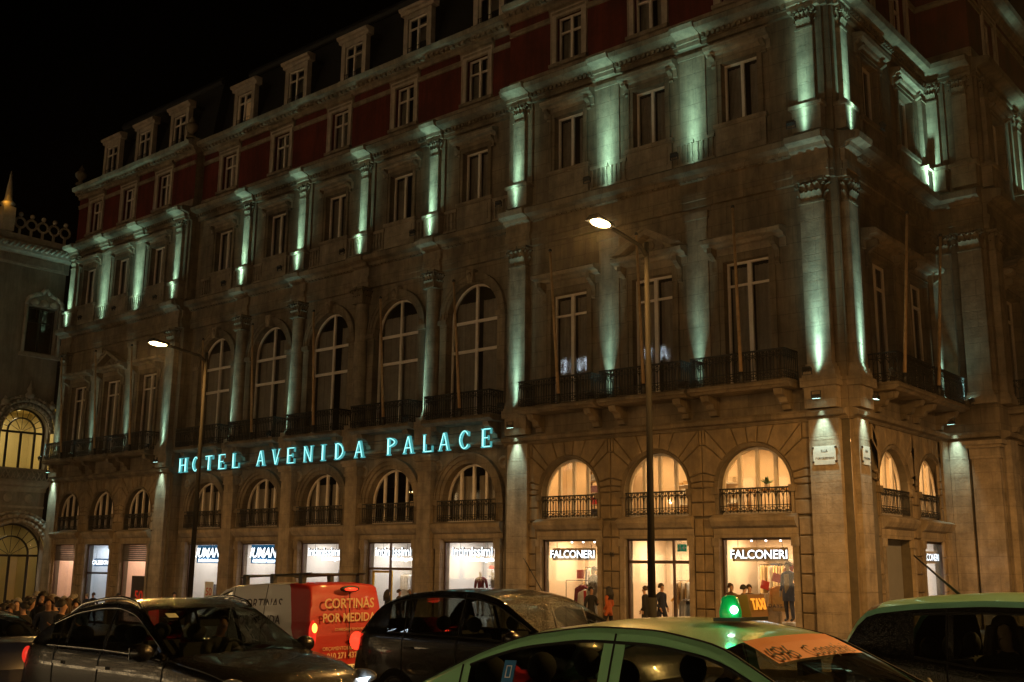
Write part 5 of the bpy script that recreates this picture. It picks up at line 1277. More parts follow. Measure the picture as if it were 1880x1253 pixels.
# ================================================================ VEHICLES
RUB = mat('tyre_rubber', (.02, .02, .02), .8); RIM = mat('alloy_rim', (.45, .45, .46), .3, metal=.9); CHROME = mat('chrome_trim', (.6, .6, .6), .15, metal=1)
CARGL = glass_mat('car_glass', (.42, .46, .44), refl=.25, rough=.01); WETGL = glass_mat('wet_windscreen', (.4, .42, .38), refl=.25, rough=.02, wet=.55)
SEATM = mat('car_seat_cloth', (.03, .03, .032), .8); DASH = mat('car_dash', (.02, .02, .02), .6); UNDER = mat('underbody', (.008, .008, .008), .9); SEAM = mat('door_seam', (.005, .005, .005), .8)
TAIL = mat('tail_lamp_lit', (.5, .02, .01), .25, emit=(1, .04, .015), estr=2.2); TAILD = mat('tail_lamp', (.35, .01, .01), .2, emit=(1, .04, .02), estr=.7); HEADL = mat('headlamp_lit', (.9, .95, 1), .2, emit=(.75, .9, 1), estr=9); HEADD = mat('headlamp', (.5, .5, .5), .15, metal=.5); INDI = mat('indicator_lamp', (.8, .3, .02), .3, emit=(1, .4, .03), estr=3)
def car_paint(name, col, drops=0.0, rough=.32, metal=.0, coat=.8): return mat(name, col, rough, metal, coat=coat, drops=drops)
def interp(tab, x):
    if x >= tab[0][0]: return tab[0][1]
    for (x0, v0), (x1, v1) in zip(tab, tab[1:]):
        if x >= x1: return v0 + (v1 - v0) * (x0 - x) / (x0 - x1)
    return tab[-1][1]
def smooth_tab(tab, x, k=.1, lo=None, hi=None):
    s = w = 0
    for i in range(-6, 7): g = math.exp(-(i / 3.0) ** 2); s += g * interp(tab, max(min(x + k * i / 3, tab[0][0]), tab[-1][0])); w += g
    return s / w
class Car:
    def __init__(s, sp): 
        s.sp = sp; s.L = sp['top'][0][0]; s.R = sp['top'][-1][0]
    def width(s, x):
        sp = s.sp; W = sp['W']; f = max(0, (x - (s.L - .95)) / .95); r = max(0, ((s.R + sp.get('rt', .7)) - x) / sp.get('rt', .7))
        return W * (1 - .17 * f ** 2.2 - sp.get('rtap', .13) * r ** 2.2)
    def section(s, x):
        sp = s.sp; zt = smooth_tab(sp['top'], x, sp.get('k', .1)); cr = sp.get('crown', .06); ze = zt - cr; zb = min(smooth_tab(sp['belt'], x, .15), ze - .012)
        w = s.width(x); gh = ze - zb; wr = w - .045 - sp.get('tumble', .36) * gh; lo = sp.get('sill', .24)
        P = [(w * .9, lo), (w * .965, lo + .1), (w, lo + (zb - lo) * .45), (w * 1.002, lo + (zb - lo) * .72), (w - .012, zb - .06), (w - .035, zb)]
        for t in (.07, .36, .65, .9): P.append((w - .045 + (wr - w + .045) * t + .03 * gh * 4 * t * (1 - t) * .6, zb + gh * t))
        P += [(wr, ze), (wr * .95, ze + cr * .42), (wr * .7, ze + cr * .8), (wr * .36, ze + cr * .97), (0, zt)]
        bow = sp.get('bow', .2) * (max(0, (x - .2) / (s.L - .2)) if x > .2 else -max(0, (-.6 - x) / (-.6 - s.R)) * sp.get('rbow', .6))
        return [(x + bow * (1 - (y / sp['W']) ** 2) - bow * .5, y, z) for y, z in P]
    def build(s, name, label, cat, loc, rz, group=None):
        sp = s.sp; o = thing(name, label, cat, (loc[0], loc[1], ground_z(loc[0])), (0, -SLOPE if abs(rz) < 1 else SLOPE, rz), group)
        marks = sorted(set([s.L, s.R, sp['cowl'], sp['rf'], sp['rr'], sp['rb']] + [q for a in sp['win'] for q in a] + list(sp['doors']) + [sp.get('red', s.R)]), reverse=True)
        xs = []
        for a, b in zip(marks, marks[1:]):
            n = max(1, int((a - b) / .07)); xs += [a + (b - a) * i / n for i in range(n)]
        xs.append(s.R)
        S = [s.section(x) for x in xs]; nr = len(S[0]); full = [[(p[0], -p[1], p[2]) for p in q] + [(p[0], p[1], p[2]) for p in q[-2::-1]] for q in S]
        nc = len(full[0]); D = sorted(sp['doors'], reverse=True)
        groups = {}
        def put(tagname, side, quad): groups.setdefault((tagname, side), []).append(quad)
        for i in range(len(xs) - 1):
            xm = (xs[i] + xs[i + 1]) / 2
            for k in range(nc - 1):
                r = k if k < nr - 1 else nc - 2 - k; side = 'near' if k < nr - 1 else 'far'; quad = [full[i][k], full[i + 1][k], full[i + 1][k + 1], full[i][k + 1]]
                zc = sum(q[2] for q in quad) / 4; h = S[i][10][2] - S[i][5][2]
                if r >= 11:
                    t = 'bonnet' if xm > sp['cowl'] else 'windscreen' if xm > sp['rf'] else 'roof' if xm > sp['rr'] else ('rear_window' if xm > sp['rb'] and sp.get('rwin', True) else ('roof' if not sp.get('rwin', True) else 'boot_lid')); side = ''
                elif r == 10: t = 'roof_rail' if sp['rf'] + .02 >= xm else ('bonnet' if xm > sp['cowl'] else 'pillar'); side = '' if t == 'bonnet' else side
                elif r >= 6 and r < 9 and h > .13 and any(b < xm < a for a, b in sp['win']): t = 'side_window'; side += str([n for n, (a, b) in enumerate(sp['win']) if b < xm < a][0])
                elif r >= 5 and xm < sp['cowl'] and h > .03 and r <= 9: t = 'pillar'
                else: t = 'front_wing' if xm > D[0] else 'front_door' if xm > D[1] else 'rear_door' if len(D) > 2 and xm > D[2] else 'rear_quarter'
                if sp.get('redfn') and t in ('rear_quarter', 'pillar', 'roof', 'roof_rail') and sp['redfn'](xm, zc): t = 'red_' + t if t != 'roof' else 'rear_roof'
                put(t, side, quad)
        mats = sp['mats']; parts = {}
        for (t, side), qs in groups.items():
            b = MB()
            for q in qs: b.add(q, [(0, 1, 2, 3)], 0, True)
            m = mats.get(t) or (CARGL if t in ('side_window', 'windscreen', 'rear_window') else mats['red'] if t.startswith('red_') or t == 'rear_roof' else mats['body'])
            if t == 'windscreen' and sp.get('wet'): m = WETGL
            me = b.mesh(t, [m]); parts[(t, side)] = obj(t if not t.startswith('red_') else t[4:], me, o)
        # end caps, under body, seams
        for e, nm, m in ((0, 'front_bumper', mats['body']), (-1, 'rear_panel', mats.get('rear', mats['body']))):
            ring = full[e]; c = (sum(p[0] for p in ring) / nc + (.02 if e == 0 else -.02), 0, (max(p[2] for p in ring) + min(p[2] for p in ring)) / 2); b = MB(); b.add(ring + [c], [(k, k + 1, nc) for k in range(nc - 1)] + [(nc - 1, 0, nc)], 0, False); parts[nm] = obj(nm, b, o, m=m)
        b = MB(); b.add([f[0] for f in full] + [f[-1] for f in full], [(k, k + 1, len(xs) + k + 1, len(xs) + k) for k in range(len(xs) - 1)]); obj('underbody', b, o, m=UNDER)
        for xd in D:
            ring = min(range(len(xs)), key=lambda i: abs(xs[i] - xd))
            for sd in (0, 1):
                pts = (full[ring][1:11] if not sd else full[ring][-11:-1]); sg = -1 if not sd else 1
                obj('door_seam', MB().path([(p[0], p[1] + sg * .003, p[2]) for p in pts], .006, 4), o, m=SEAM)
        if sp.get('gutter'):
            for sd in (11, nc - 12): obj('roof_gutter', MB().path([(f[sd][0], f[sd][1], f[sd][2] + .002) for f, x in zip(full, xs) if sp['rb'] + .05 < x < sp['cowl'] - .1], .006, 4), o, m=SEAM)
        if True:
            tm_ = CHROME if sp.get('chrome') else SEAM
            for sd, kk, rr in ((6, 1.004, .011), (nc - 7, 1.004, .011), (9, 1.006, .009), (nc - 10, 1.006, .009)):
                obj('window_trim', MB().path([(q[sd][0], q[sd][1] * kk, q[sd][2]) for q, x in zip(full, xs) if sp['win'][-1][1] <= x <= sp['win'][0][0]], rr, 5), o, m=tm_)
        for sd in (-1, 1):
            for k, xd in enumerate(D[1:]):
                if k > 1: break
                i = min(range(len(xs)), key=lambda i: abs(xs[i] - (xd + .12))); p = S[i][4]; par = parts.get(('front_door' if k == 0 else 'rear_door', 'near' if sd < 0 else 'far'))
                obj('handle', MB().box(p[0] - .09, p[0] + .09, sd * (p[1] + .02) - .015, sd * (p[1] + .02) + .015, p[2] - .09, p[2] - .06), par or o, m=mats.get('handle', mats['body']))
            i = min(range(len(xs)), key=lambda i: abs(xs[i] - sp['mirror'])); p = S[i][6]
            mm = MB().sphere((p[0] + .02, sd * (p[1] + .14), p[2] + .06), .13, 14, 9, sc=(.62, .95, .68)).box(p[0] - .03, p[0] + .04, min(sd * p[1], sd * (p[1] + .1)), max(sd * p[1], sd * (p[1] + .1)), p[2] - .01, p[2] + .02)
            w_ = obj('wing_mirror', mm, o, m=mats.get('mirror', mats['body'])); obj('mirror_glass', MB().box(p[0] - .07, p[0] - .064, sd * (p[1] + .14) - .09, sd * (p[1] + .14) + .09, p[2], p[2] + .11), w_, m=CHROME)
        s.wheels(o); s.lamps(o, S, xs); s.cabin(o)
        s.full, s.xs, s.S, s.root, s.parts = full, xs, S, o, parts
        return o
    def wheels(s, o):
        sp = s.sp; R_ = sp.get('wr', .33)
        def mk():
            t = MB().lathe([(R_ * .68, -.11), (R_ * .95, -.11), (R_, -.07), (R_, .07), (R_ * .95, .11), (R_ * .68, .11)], 28); r = MB().lathe([(R_ * .7, -.1), (R_ * .62, -.04), (R_ * .62, .1), (R_ * .7, .1)], 28)
            for k in range(5):
                a = 2 * pi * k / 5; c, n = cos(a), sin(a); r.add([(c * .05 - n * .035, n * .05 + c * .035, -.07), (c * .05 + n * .035, n * .05 - c * .035, -.07), (c * R_ * .65 + n * .05, n * R_ * .65 - c * .05, -.085), (c * R_ * .65 - n * .05, n * R_ * .65 + c * .05, -.085)], [(0, 1, 2, 3)])
            r.lathe([(.001, -.09), (.06, -.085), (.07, -.05)], 12)
            return t.mesh('tyre', [RUB]), r.mesh('rim', [RIM])
        t, r = cached(('wheel', R_), mk)
        for x in sp['axles']:
            for sd in (-1, 1):
                y = sd * (s.width(x) - .1); w = obj('wheel', t, o, (x, y, R_), (pi / 2 if sd < 0 else -pi / 2, 0, 0)); w.rotation_euler = (-pi / 2, 0, 0) if sd > 0 else (pi / 2, 0, 0); w.data.materials[0] = RUB
                obj('rim', r, w, (0, 0, 0), (0, 0, 0) if sd > 0 else (0, 0, .4)).rotation_euler = (0 if sd < 0 else 0, 0, .3)
                obj('wheel_arch', MB().lathe([(.001, 0), (R_ * 1.13, 0), (R_ * 1.16, .012)], 28), o, (x, sd * (s.width(x) + .004), R_ + .01), (-pi / 2 * sd, 0, 0), UNDER) if False else None
    def lamps(s, o, S, xs):
        sp = s.sp
        for sd in (-1, 1):
            for nm, x, z, w, h, m in sp['lamps']:
                i = min(range(len(xs)), key=lambda i: abs(xs[i] - x)); prof = S[i]; y = interp([(-p[2], p[1]) for p in prof[:10]][::1], -z) if False else max(p[1] for p in prof[2:6]) 
                cand = [p for p in prof[1:11]]; 
                for a, b in zip(cand, cand[1:]):
                    if a[2] <= z <= b[2]: y = a[1] + (b[1] - a[1]) * (z - a[2]) / max(1e-4, b[2] - a[2])
                b = MB(); b.sphere((prof[4][0], sd * (y - .012), z), 1, 14, 9, sc=(w, .03, h)); obj(nm, b, o, m=m)
    def cabin(s, o):
        sp = s.sp; zf = sp.get('sill', .24) + .1; W = sp['W'] * .9
        b = MB(); b.box(sp['cowl'] - .75, sp['cowl'] - .1, -W * .95, W * .95, .55, sp['belt'][0][1] * .0 + interp(sp['belt'], sp['cowl'] - .3) - .03); obj('dashboard', b, o, m=DASH)
        def seat():
            c = MB(); c.box(-.25, .25, -.24, .24, .0, .18); c.add([(-.22, -.24, .15), (-.22, .24, .15), (-.4, .22, .72), (-.4, -.22, .72), (-.34, -.24, .15), (-.34, .24, .15), (-.5, .2, .72), (-.5, -.2, .72)], [(0, 1, 2, 3), (4, 7, 6, 5), (0, 3, 7, 4), (1, 5, 6, 2), (3, 2, 6, 7)])
            c.sphere((-.47, 0, .83), .13, 12, 8, sc=(.5, 1, .75)); c.tube((-.45, -.05, .7), (-.46, -.05, .8), .008, 5); c.tube((-.45, .05, .7), (-.46, .05, .8), .008, 5)
            return c.mesh('seat', [SEATM])
        me = cached(('seat',), seat)
        for x in sp['seats']:
            for y in ((-.38, .38) if x > -.4 else (-.5, 0, .5)): obj('seat', me, o, (x, y, zf))
        obj('steering_wheel', MB().path([(sp['cowl'] - .82 + .12 * sin(a * pi / 8) * .4, .38 + .18 * cos(a * pi / 8), interp(sp['belt'], sp['cowl']) - .02 + .17 * sin(a * pi / 8)) for a in range(17)], .014, 6), o, m=DASH)
        obj('rear_view_mirror', MB().box(sp['rf'] + .12, sp['rf'] + .15, -.12, .12, interp(sp['top'], sp['rf']) - .2, interp(sp['top'], sp['rf']) - .13), o, m=DASH)
        obj('floor_pan', MB().box(sp['rb'] if sp['rb'] > s.R + .3 else s.R + .2, sp['cowl'] + .1, -W, W, zf - .06, zf - .02), o, m=UNDER)
def suv_spec(**k):
    d = dict(W=.92, top=[(2.15, .52), (2.12, .72), (2.0, .86), (1.6, .98), (1.05, 1.06), (.2, 1.50), (-.2, 1.58), (-.8, 1.6), (-1.4, 1.57), (-1.62, 1.52), (-2.0, 1.12), (-2.08, .95), (-2.12, .5)], belt=[(2.2, .82), (1.0, 1.0), (-1.0, 1.07), (-2.1, 1.12)], cowl=1.08, rf=.24, rr=-1.58, rb=-1.98,
             win=[(.9, -.2), (-.27, -1.08), (-1.14, -1.52)], doors=[1.0, -.24, -1.2], axles=(1.32, -1.3), seats=(.05, -.85), mirror=.72, sill=.28, wr=.35,
             lamps=[('headlight', 1.98, .8, .2, .07, HEADD), ('tail_light', -2.0, .98, .12, .1, TAILD)], tumble=.33, crown=.05)
    d.update(k); return d
def sedan_spec(**k):
    d = dict(W=.89, top=[(2.33, .5), (2.3, .68), (2.15, .80), (1.6, .92), (1.08, .98), (.28, 1.39), (-.1, 1.46), (-.55, 1.475), (-1.0, 1.42), (-1.3, 1.33), (-1.95, 1.06), (-2.25, 1.03), (-2.32, .95), (-2.35, .5)], belt=[(2.3, .72), (1.0, .92), (-1.0, .97), (-2.3, 1.0)], cowl=1.1, rf=.3, rr=-1.12, rb=-1.85,
             win=[(.86, -.28), (-.42, -1.36)], doors=[.98, -.35, -1.42], axles=(1.4, -1.35), seats=(-.05, -.95), mirror=.72, sill=.22,
             lamps=[('headlight', 2.12, .7, .2, .06, HEADD), ('tail_light', -2.28, .85, .08, .09, TAILD)], gutter=True, crown=.065)
    d.update(k); return d
def hatch_spec(**k):
    d = dict(W=.87, top=[(2.0, .5), (1.97, .7), (1.8, .84), (1.35, .98), (.95, 1.04), (.1, 1.45), (-.3, 1.56), (-.8, 1.575), (-1.3, 1.555), (-1.72, 1.51), (-1.95, 1.16), (-2.02, .95), (-2.05, .5)], belt=[(2.0, .8), (.9, .96), (-.8, 1.0), (-1.3, 1.08), (-2.0, 1.14)], cowl=.98, rf=.14, rr=-1.6, rb=-1.93,
             win=[(.8, -.1), (-.17, -1.0), (-1.06, -1.3)], doors=[.9, -.13, -1.05], axles=(1.25, -1.25), seats=(.0, -.8), mirror=.62, sill=.22,
             lamps=[('headlight', 1.85, .75, .2, .07, HEADD), ('tail_light', -1.96, .98, .08, .14, mat('tail_lamp_off', (.06, .005, .005), .2))], crown=.1, tumble=.30)
    d.update(k); return d
def van_spec(**k):
    d = dict(W=.91, top=[(2.1, .55), (2.06, .8), (1.9, .98), (1.5, 1.1), (1.2, 1.18), (.45, 1.7), (.1, 1.79), (-.8, 1.82), (-1.7, 1.8), (-2.0, 1.77), (-2.12, 1.72), (-2.14, 1.2), (-2.16, .5)], belt=[(2.1, .9), (1.2, 1.08), (-2.2, 1.12)], cowl=1.22, rf=.5, rr=-2.1, rb=-2.13, rwin=False, k=.06,
             win=[(1.0, .12)], doors=[1.1, .06, -.9], axles=(1.3, -1.3), seats=(.3,), mirror=.8, sill=.26, rt=.3, rtap=.06, rbow=.1, tumble=.16, crown=.04,
             lamps=[('headlight', 1.9, .9, .16, .12, HEADD)])
    d.update(k); return d
def pt_on(car, x, row, near=True, out=.0):
    i = min(range(len(car.xs)), key=lambda i: abs(car.xs[i] - x)); p = car.S[i][row]; return Vector((p[0], (-1 if near else 1) * (p[1] + out), p[2]))

def build_vehicles():
    green = car_paint('taxi_green_paint', (.30, .64, .36), .16, .35); greenw = car_paint('taxi_green_wet_roof', (.30, .64, .36), .7, .3); black = car_paint('black_paint', (.006, .006, .007), .3, .2); dark = car_paint('graphite_paint', (.012, .012, .013), .35, .25, .0, .6); bwet = car_paint('black_wet_paint', (.012, .011, .010), .5, .25)
    white = car_paint('white_van_paint', (.75, .72, .68), 0, .4); red = car_paint('red_van_paint', (.42, .015, .01), 0, .5, coat=.15); blue = car_paint('blue_paint', (.01, .015, .05), 0, .25); mint = car_paint('mint_roof_paint', (.30, .68, .50), .1, .35)
    # --- the taxi in front
    t = Car(sedan_spec(mats=dict(body=black, pillar=green, roof=greenw, roof_rail=green, boot_lid=green, rear_quarter=black, mirror=black), wet=False))
    o = t.build('taxi', 'pale green and black taxi with lit roof sign in the foreground', 'taxi', (-3.08, 5.68), 0)
    orange = mat('orange_strip', (.62, .16, .02), .5); lit_o = mat('taxi_sign_face', (.22, .07, .01), .4, emit=(.9, .28, .02), estr=.1); lit_t = mat('taxi_sign_letters', (.9, .5, .1), .4, emit=(1, .36, .03), estr=.9); gr = mat('taxi_green_lamp', (.02, .5, .15), .2, emit=(0, .5, .12), estr=.16)
    sg = obj('roof_sign', MB().prism([(-.05, 0), (.085, 0), (.06, .125), (-.03, .125)], -.045, .16), o, (.02, 0.05, 1.475), m=lit_o)
    obj('sign_base', MB().box(-.07, .1, -.16, .17, -.02, .0), o, (.02, 0, 1.475), m=BLK)
    bl = MB(); bl.lathe([(.062, 0), (.064, .03), (.048, .105), (.03, .12), (.001, .124)], 18); obj('green_light', bl, o, (.025, -.095, 1.475), m=gr); light('green_glow', 'POINT', (.16, -.26, 1.56), (.02, 1, .25), .5, o, shadow_soft_size=.03); 
    obj('green_bulb', MB().sphere((0, 0, 0), .022, 10, 7), o, (.072, -.137, 1.518), m=mat('green_bulb', (1, 1, 1), .3, emit=(.7, 1, .85), estr=14))
    tm = text_mesh('TAXI', .092, .006, .001, 0, 'CENTER', 1.0, .8); e = obj('sign_lettering', tm, sg, (.082, .06, .04), (radians(0), 0, pi / 2), lit_t); e.rotation_euler = (-.18, 0, pi / 2)
    # orange band with number at the top of the windscreen
    b = MB(); rows = [k for k in range(12, len(t.full[0]) - 12)]; ii = [i for i, x in enumerate(t.xs) if .3 <= x <= .53]
    for i0, i1 in zip(ii, ii[1:]):
        for k in rows[:-1]: b.add([Vector(p) + Vector((.006, 0, .008)) for p in (t.full[i0][k], t.full[i1][k], t.full[i1][k + 1], t.full[i0][k + 1])], [(0, 1, 2, 3)])
    obj('windscreen_band', b, o, m=orange)
    def on_top(x, y):             # a point of the upper surface, x along the car and y across
        s_ = t.section(x)[9:]
        for p, q in zip(s_, s_[1:]):
            if q[1] <= abs(y) <= p[1]: k = (p[1] - abs(y)) / max(1e-6, p[1] - q[1]); return Vector((p[0] + (q[0] - p[0]) * k, y, p[2] + (q[2] - p[2]) * k))
        return Vector((s_[0][0], y, s_[0][2]))
    for body_, y, sz in (('696', -.37, .15), ('Cooptáxis', .16, .12)):
        me = text_mesh(body_, sz, .003, .0, 0, 'CENTER', 1.12)
        for v_ in me.vertices: v_.co = on_top(.505 - v_.co.z * 1.1, y + v_.co.x) + Vector((.012, 0, .014))
        obj('band_lettering', me, o, m=BLK)
    # stickers on the rear door glass
    bs = mat('blue_sticker', (.01, .16, .42), .5)
    p = pt_on(t, -1.18, 8, True, .006); q = pt_on(t, -1.18, 6, True, .006); 
    def sticker(name, x, f, w, h, m, txt=None, ts=.08):
        a = pt_on(t, x, 6, True, .008); c = pt_on(t, x, 9, True, .008); u = (c - a).normalized(); n = Vector((0, -1, 0)); n = (n - u * n.dot(u)).normalized(); r = u.cross(n) * -1
        M = Matrix((Vector((1, 0, 0)), -n, u)).transposed().to_4x4(); M.translation = a + (c - a) * f
        e = obj(name, MB().box(-w / 2, w / 2, -.002, .002, 0, h), o, m=m); e.matrix_local = M
        if txt: g = obj('sticker_print', text_mesh(txt, ts, .002, .0, 0, 'CENTER'), e, (0, -.004, h * .2), m=BLK)
        return e
    s1 = sticker('blue_sticker', -1.06, .42, .085, .13, bs); obj('sticker_outline', MB().box(-.02, -.014, -.005, -.003, .03, .1).box(.014, .02, -.005, -.003, .03, .1).box(-.02, .02, -.005, -.003, .095, .1).box(-.02, .02, -.005, -.003, .03, .035), s1, m=WHT)
    s2 = sticker('tariff_sticker', -1.06, .0, .085, .14, mat('cream_sticker', (.55, .5, .42), .6)); 
    for k in range(7): obj('sticker_print', MB().box(-.03 + .03 * (k % 3), -.012 + .03 * (k % 3), -.005, -.003, .03 + .04 * (k // 3), .045 + .04 * (k // 3)), s2, m=BLK)
    sticker('number_sticker', -.86, -.27, .17, .1, mat('white_sticker', (.7, .66, .6), .6), '696', .09)
    person(-3.08 - .3, 5.68 + .38, pi / 2, 'seat', 'black', 'black', 'driver in a dark jacket holding the wheel inside the front taxi', h=1.72, z=.14)
    for k in range(2): obj('wiper', MB().tube((1.12, -.45 + .6 * k, 1.0), (.86, -.02 + .6 * k, 1.13), .011, 5), o, m=BLK)
    # --- dark car at the lower left
    s = Car(suv_spec(mats=dict(body=dark, pillar=black, mirror=dark, handle=CHROME), chrome=True, top=[(2.15, .52), (2.12, .72), (2.0, .86), (1.6, .98), (1.05, 1.06), (.2, 1.52), (-.15, 1.6), (-.5, 1.6), (-1.0, 1.54), (-1.45, 1.4), (-1.8, 1.24), (-2.05, 1.04), (-2.12, .85), (-2.15, .5)],
                     rr=-1.25, rb=-1.9, win=[(.9, -.2), (-.27, -1.0), (-1.06, -1.42)]))
    o = s.build('parked_car', 'dark grey crossover car with chrome window line at lower left', 'car', (-10.55, 7.05), 0)
    for sd in (-1, 1):
        rr = MB().path([pt_on(s, x, 11, sd < 0) + Vector((0, 0, .035 if -1.15 < x < .1 else .0)) for x in [.2, .08] + [-.1 - .15 * k for k in range(7)] + [-1.2]], .018, 6); obj('roof_bar', rr, o, m=CHROME)
    obj('parking_sticker', MB().box(-.06, .06, -.002, .002, -.04, .04), o, pt_on(s, .42, 12, True) + Vector((.02, .05, .012)), (-1.05, 0, pi / 2), mat('pale_sticker', (.45, .5, .42), .6))
    for y in (-.62, .62): obj('headlight_strip', MB().box(2.0, 2.03, y - .18, y + .18, .74, .78), o, m=HEADL)
    person(-10.55 + .0, 7.05 + .38, pi / 2, 'seat', 'grey', 'black', 'driver in grey sitting inside the dark grey crossover', sk=1, z=ground_z(-11) + .22)
    # --- black car in the middle
    s = Car(suv_spec(mats=dict(body=black, pillar=black, bonnet=bwet), wet=True, W=.93, top=[(2.25, .55), (2.22, .78), (2.1, .92), (1.7, 1.04), (1.1, 1.12), (.3, 1.55), (-.1, 1.64), (-.7, 1.665), (-1.3, 1.63), (-1.75, 1.5), (-2.1, 1.16), (-2.2, 1.0), (-2.25, .5)],
                     lamps=[('headlight', 2.1, .84, .2, .07, HEADD), ('tail_light', -2.12, 1.0, .14, .12, TAIL)]))
    o = s.build('parked_car', 'black car with rain-covered windscreen behind the taxi', 'car', (-9.0, 10.85), 0)
    obj('aerial', MB().tube((0, 0, 0), (-.3, 0, .42), .007, 5), o, (.1, .35, 1.62), m=BLK); 
    for k in range(2): obj('wiper', MB().tube((1.0, -.5 + .62 * k, 1.17), (.62, -.1 + .62 * k, 1.4), .012, 5), o, m=BLK)
    # --- black car with a green roof at the right edge
    s = Car(hatch_spec(mats=dict(body=black, pillar=black, roof=mint, roof_rail=mint)))
    o = s.build('taxi', 'black hatchback taxi with pale green roof at the right edge', 'taxi', (-1.82, 9.25), 0)
    obj('aerial', MB().tube((0, 0, 0), (-.36, 0, .34), .014, 6, r2=.007).box(-.05, .06, -.03, .03, -.03, .02), o, (-1.15, 0, 1.54), m=BLK)
    person(-1.82 - .75, 9.25 - .45, pi / 2 - 1.1, 'rider', 'black', 'black', 'passenger in dark coat looking out of the right-hand taxi', hair='long', hm=1, sk=2, z=.2)
    # --- van
    v = Car(van_spec(mats=dict(body=white, red=red, pillar=white, rear=red), redfn=lambda x, z: x < -1.97, red=-1.97))
    o = v.build('delivery_van', 'white and red delivery van with cream lettering on its red rear doors', 'van', (-16.85, 13.0), pi)
    # the red rear end wraps round the sides along a slanting edge
    xb = [-1.95, -1.93, -1.88, -1.82, -1.74, -1.72, -1.7, -1.66, -1.6, -1.55, -1.5, -1.48, -1.47, -1.46, -1.46]
    for sd in (-1, 1):
        b = MB(); G = [[(lambda p: (p[0], sd * (p[1] + .004), p[2] + (.004 if k > 9 else 0)))(v.section(xb[k] + (v.R + .002 - xb[k]) * j / 12)[k]) for k in range(15)] for j in range(13)]
        for j in range(12):
            for k in range(14): b.add([G[j][k], G[j + 1][k], G[j + 1][k + 1], G[j][k + 1]], [(0, 1, 2, 3)], 0, True)
        obj('red_rear_panel', b, o, m=red)
    cream = mat('cream_lettering', (.72, .5, .3), .6); dkl = mat('dark_lettering', (.06, .04, .04), .6)
    rx = v.R - .045
    def rear_text(tx, sz, y, z, m=cream, bold=.0): e = obj('rear_lettering', text_mesh(tx, sz, .004, bold, 0, 'CENTER'), o, (rx, y, z), m=m); e.rotation_euler = (0, 0, -pi / 2); return e
    rear_text('CORTINAS', .235, .0, 1.36, bold=.003); rear_text('POR MEDIDA', .205, .0, 1.13, bold=.003); rear_text('CORREÇÃO E RENOVAÇÃO', .06, -.05, .98); rear_text('ORÇAMENTOS GRÁTIS', .085, .15, .66); rear_text('910 271 437', .135, .15, .52, bold=.002)
    e = obj('rear_emblem', MB().prism([(-.09, -.09), (.07, -.11), (.1, .08), (-.06, .12)], -.003, .003), o, (rx - .004, -.48, .6), (0, 0, -pi / 2), cream); obj('emblem_lines', MB().box(-.06, .06, -.008, -.004, -.05, -.03).box(-.06, .06, -.008, -.004, .0, .02).box(-.06, .06, -.008, -.004, .05, .07), e, m=red)
    obj('rear_seam', MB().box(rx - .002, rx + .01, -.006, .006, .5, 1.68), o, m=SEAM)
    obj('high_brake_light', MB().sphere((rx - .03, .0, 1.675), 1, 14, 8, sc=(.04, .15, .03)), o, m=TAIL); obj('brake_light_hood', MB().sphere((rx + .01, 0, 1.68), 1, 14, 8, sc=(.05, .22, .06)), o, m=BLK)
    for sd in (-1, 1):
        tl = obj('tail_light', MB().sphere((rx + .02, sd * .8, .95), 1, 12, 10, sc=(.06, .07, .22)), o, m=TAILD); obj('brake_bulb', MB().sphere((rx - .03, sd * .8, 1.04), 1, 12, 8, sc=(.035, .05, .08)), tl, m=mat('amber_brake_lamp', (1, .3, .05), .3, emit=(1, .22, .03), estr=7))
    pl = obj('number_plate', MB().box(rx - .012, rx - .004, -.26, .26, .3, .41), o, m=mat('plate_lit', (.7, .6, .3), .5, emit=(.8, .5, .15), estr=.35)); e = obj('plate_lettering', text_mesh('AG·69·RH', .1, .004, .001, 0, 'CENTER'), pl, (rx - .015, 0, .32), m=BLK); e.rotation_euler = (0, 0, -pi / 2)
    obj('door_handle', MB().sphere((rx - .01, -.12, .8), 1, 12, 8, sc=(.03, .16, .04)), o, m=BLK)
    for tx, sz, x, z in (('CORTINAS', .25, -.75, 1.36), ('POR MEDIDA', .22, -.75, 1.1), ('ORÇAMENTOS GRÁTIS', .09, -.6, .74), ('910 271 437', .12, -.6, .58)):
        y = pt_on(v, x, 7 if z > 1.12 else 5, False).y + .012 - (.02 if z > 1.3 else 0) - (.0 if z > 1 else -.03)
        e = obj('side_lettering', text_mesh(tx, sz, .004, .001, .12, 'CENTER'), o, (x, y, z), m=dkl); e.rotation_euler = (-.09 if z > 1.2 else 0, 0, pi)
    rc = MB()
    for sd in (-1, 1): rc.tube((.1, sd * .62, 1.92), (-1.9, sd * .62, 1.95), .02, 6)
    for x in (-.1, -.9, -1.7):
        rc.tube((x, -.72, 1.94), (x, .72, 1.94), .022, 6)
        for sd in (-1, 1): rc.box(x - .05, x + .05, sd * .66 - .04, sd * .66 + .04, 1.74, 1.93)
    obj('roof_rack', rc, o, m=BLK)
    # --- blue car and white light streaks further left
    s = Car(sedan_spec(mats=dict(body=blue, pillar=black), lamps=[('headlight', 2.12, .7, .2, .06, HEADD), ('tail_light', -2.28, .85, .08, .09, TAIL)]))
    s.build('parked_car', 'dark blue car with red tail lights at the far left edge', 'car', (-16.9, 7.0), pi)
build_vehicles()
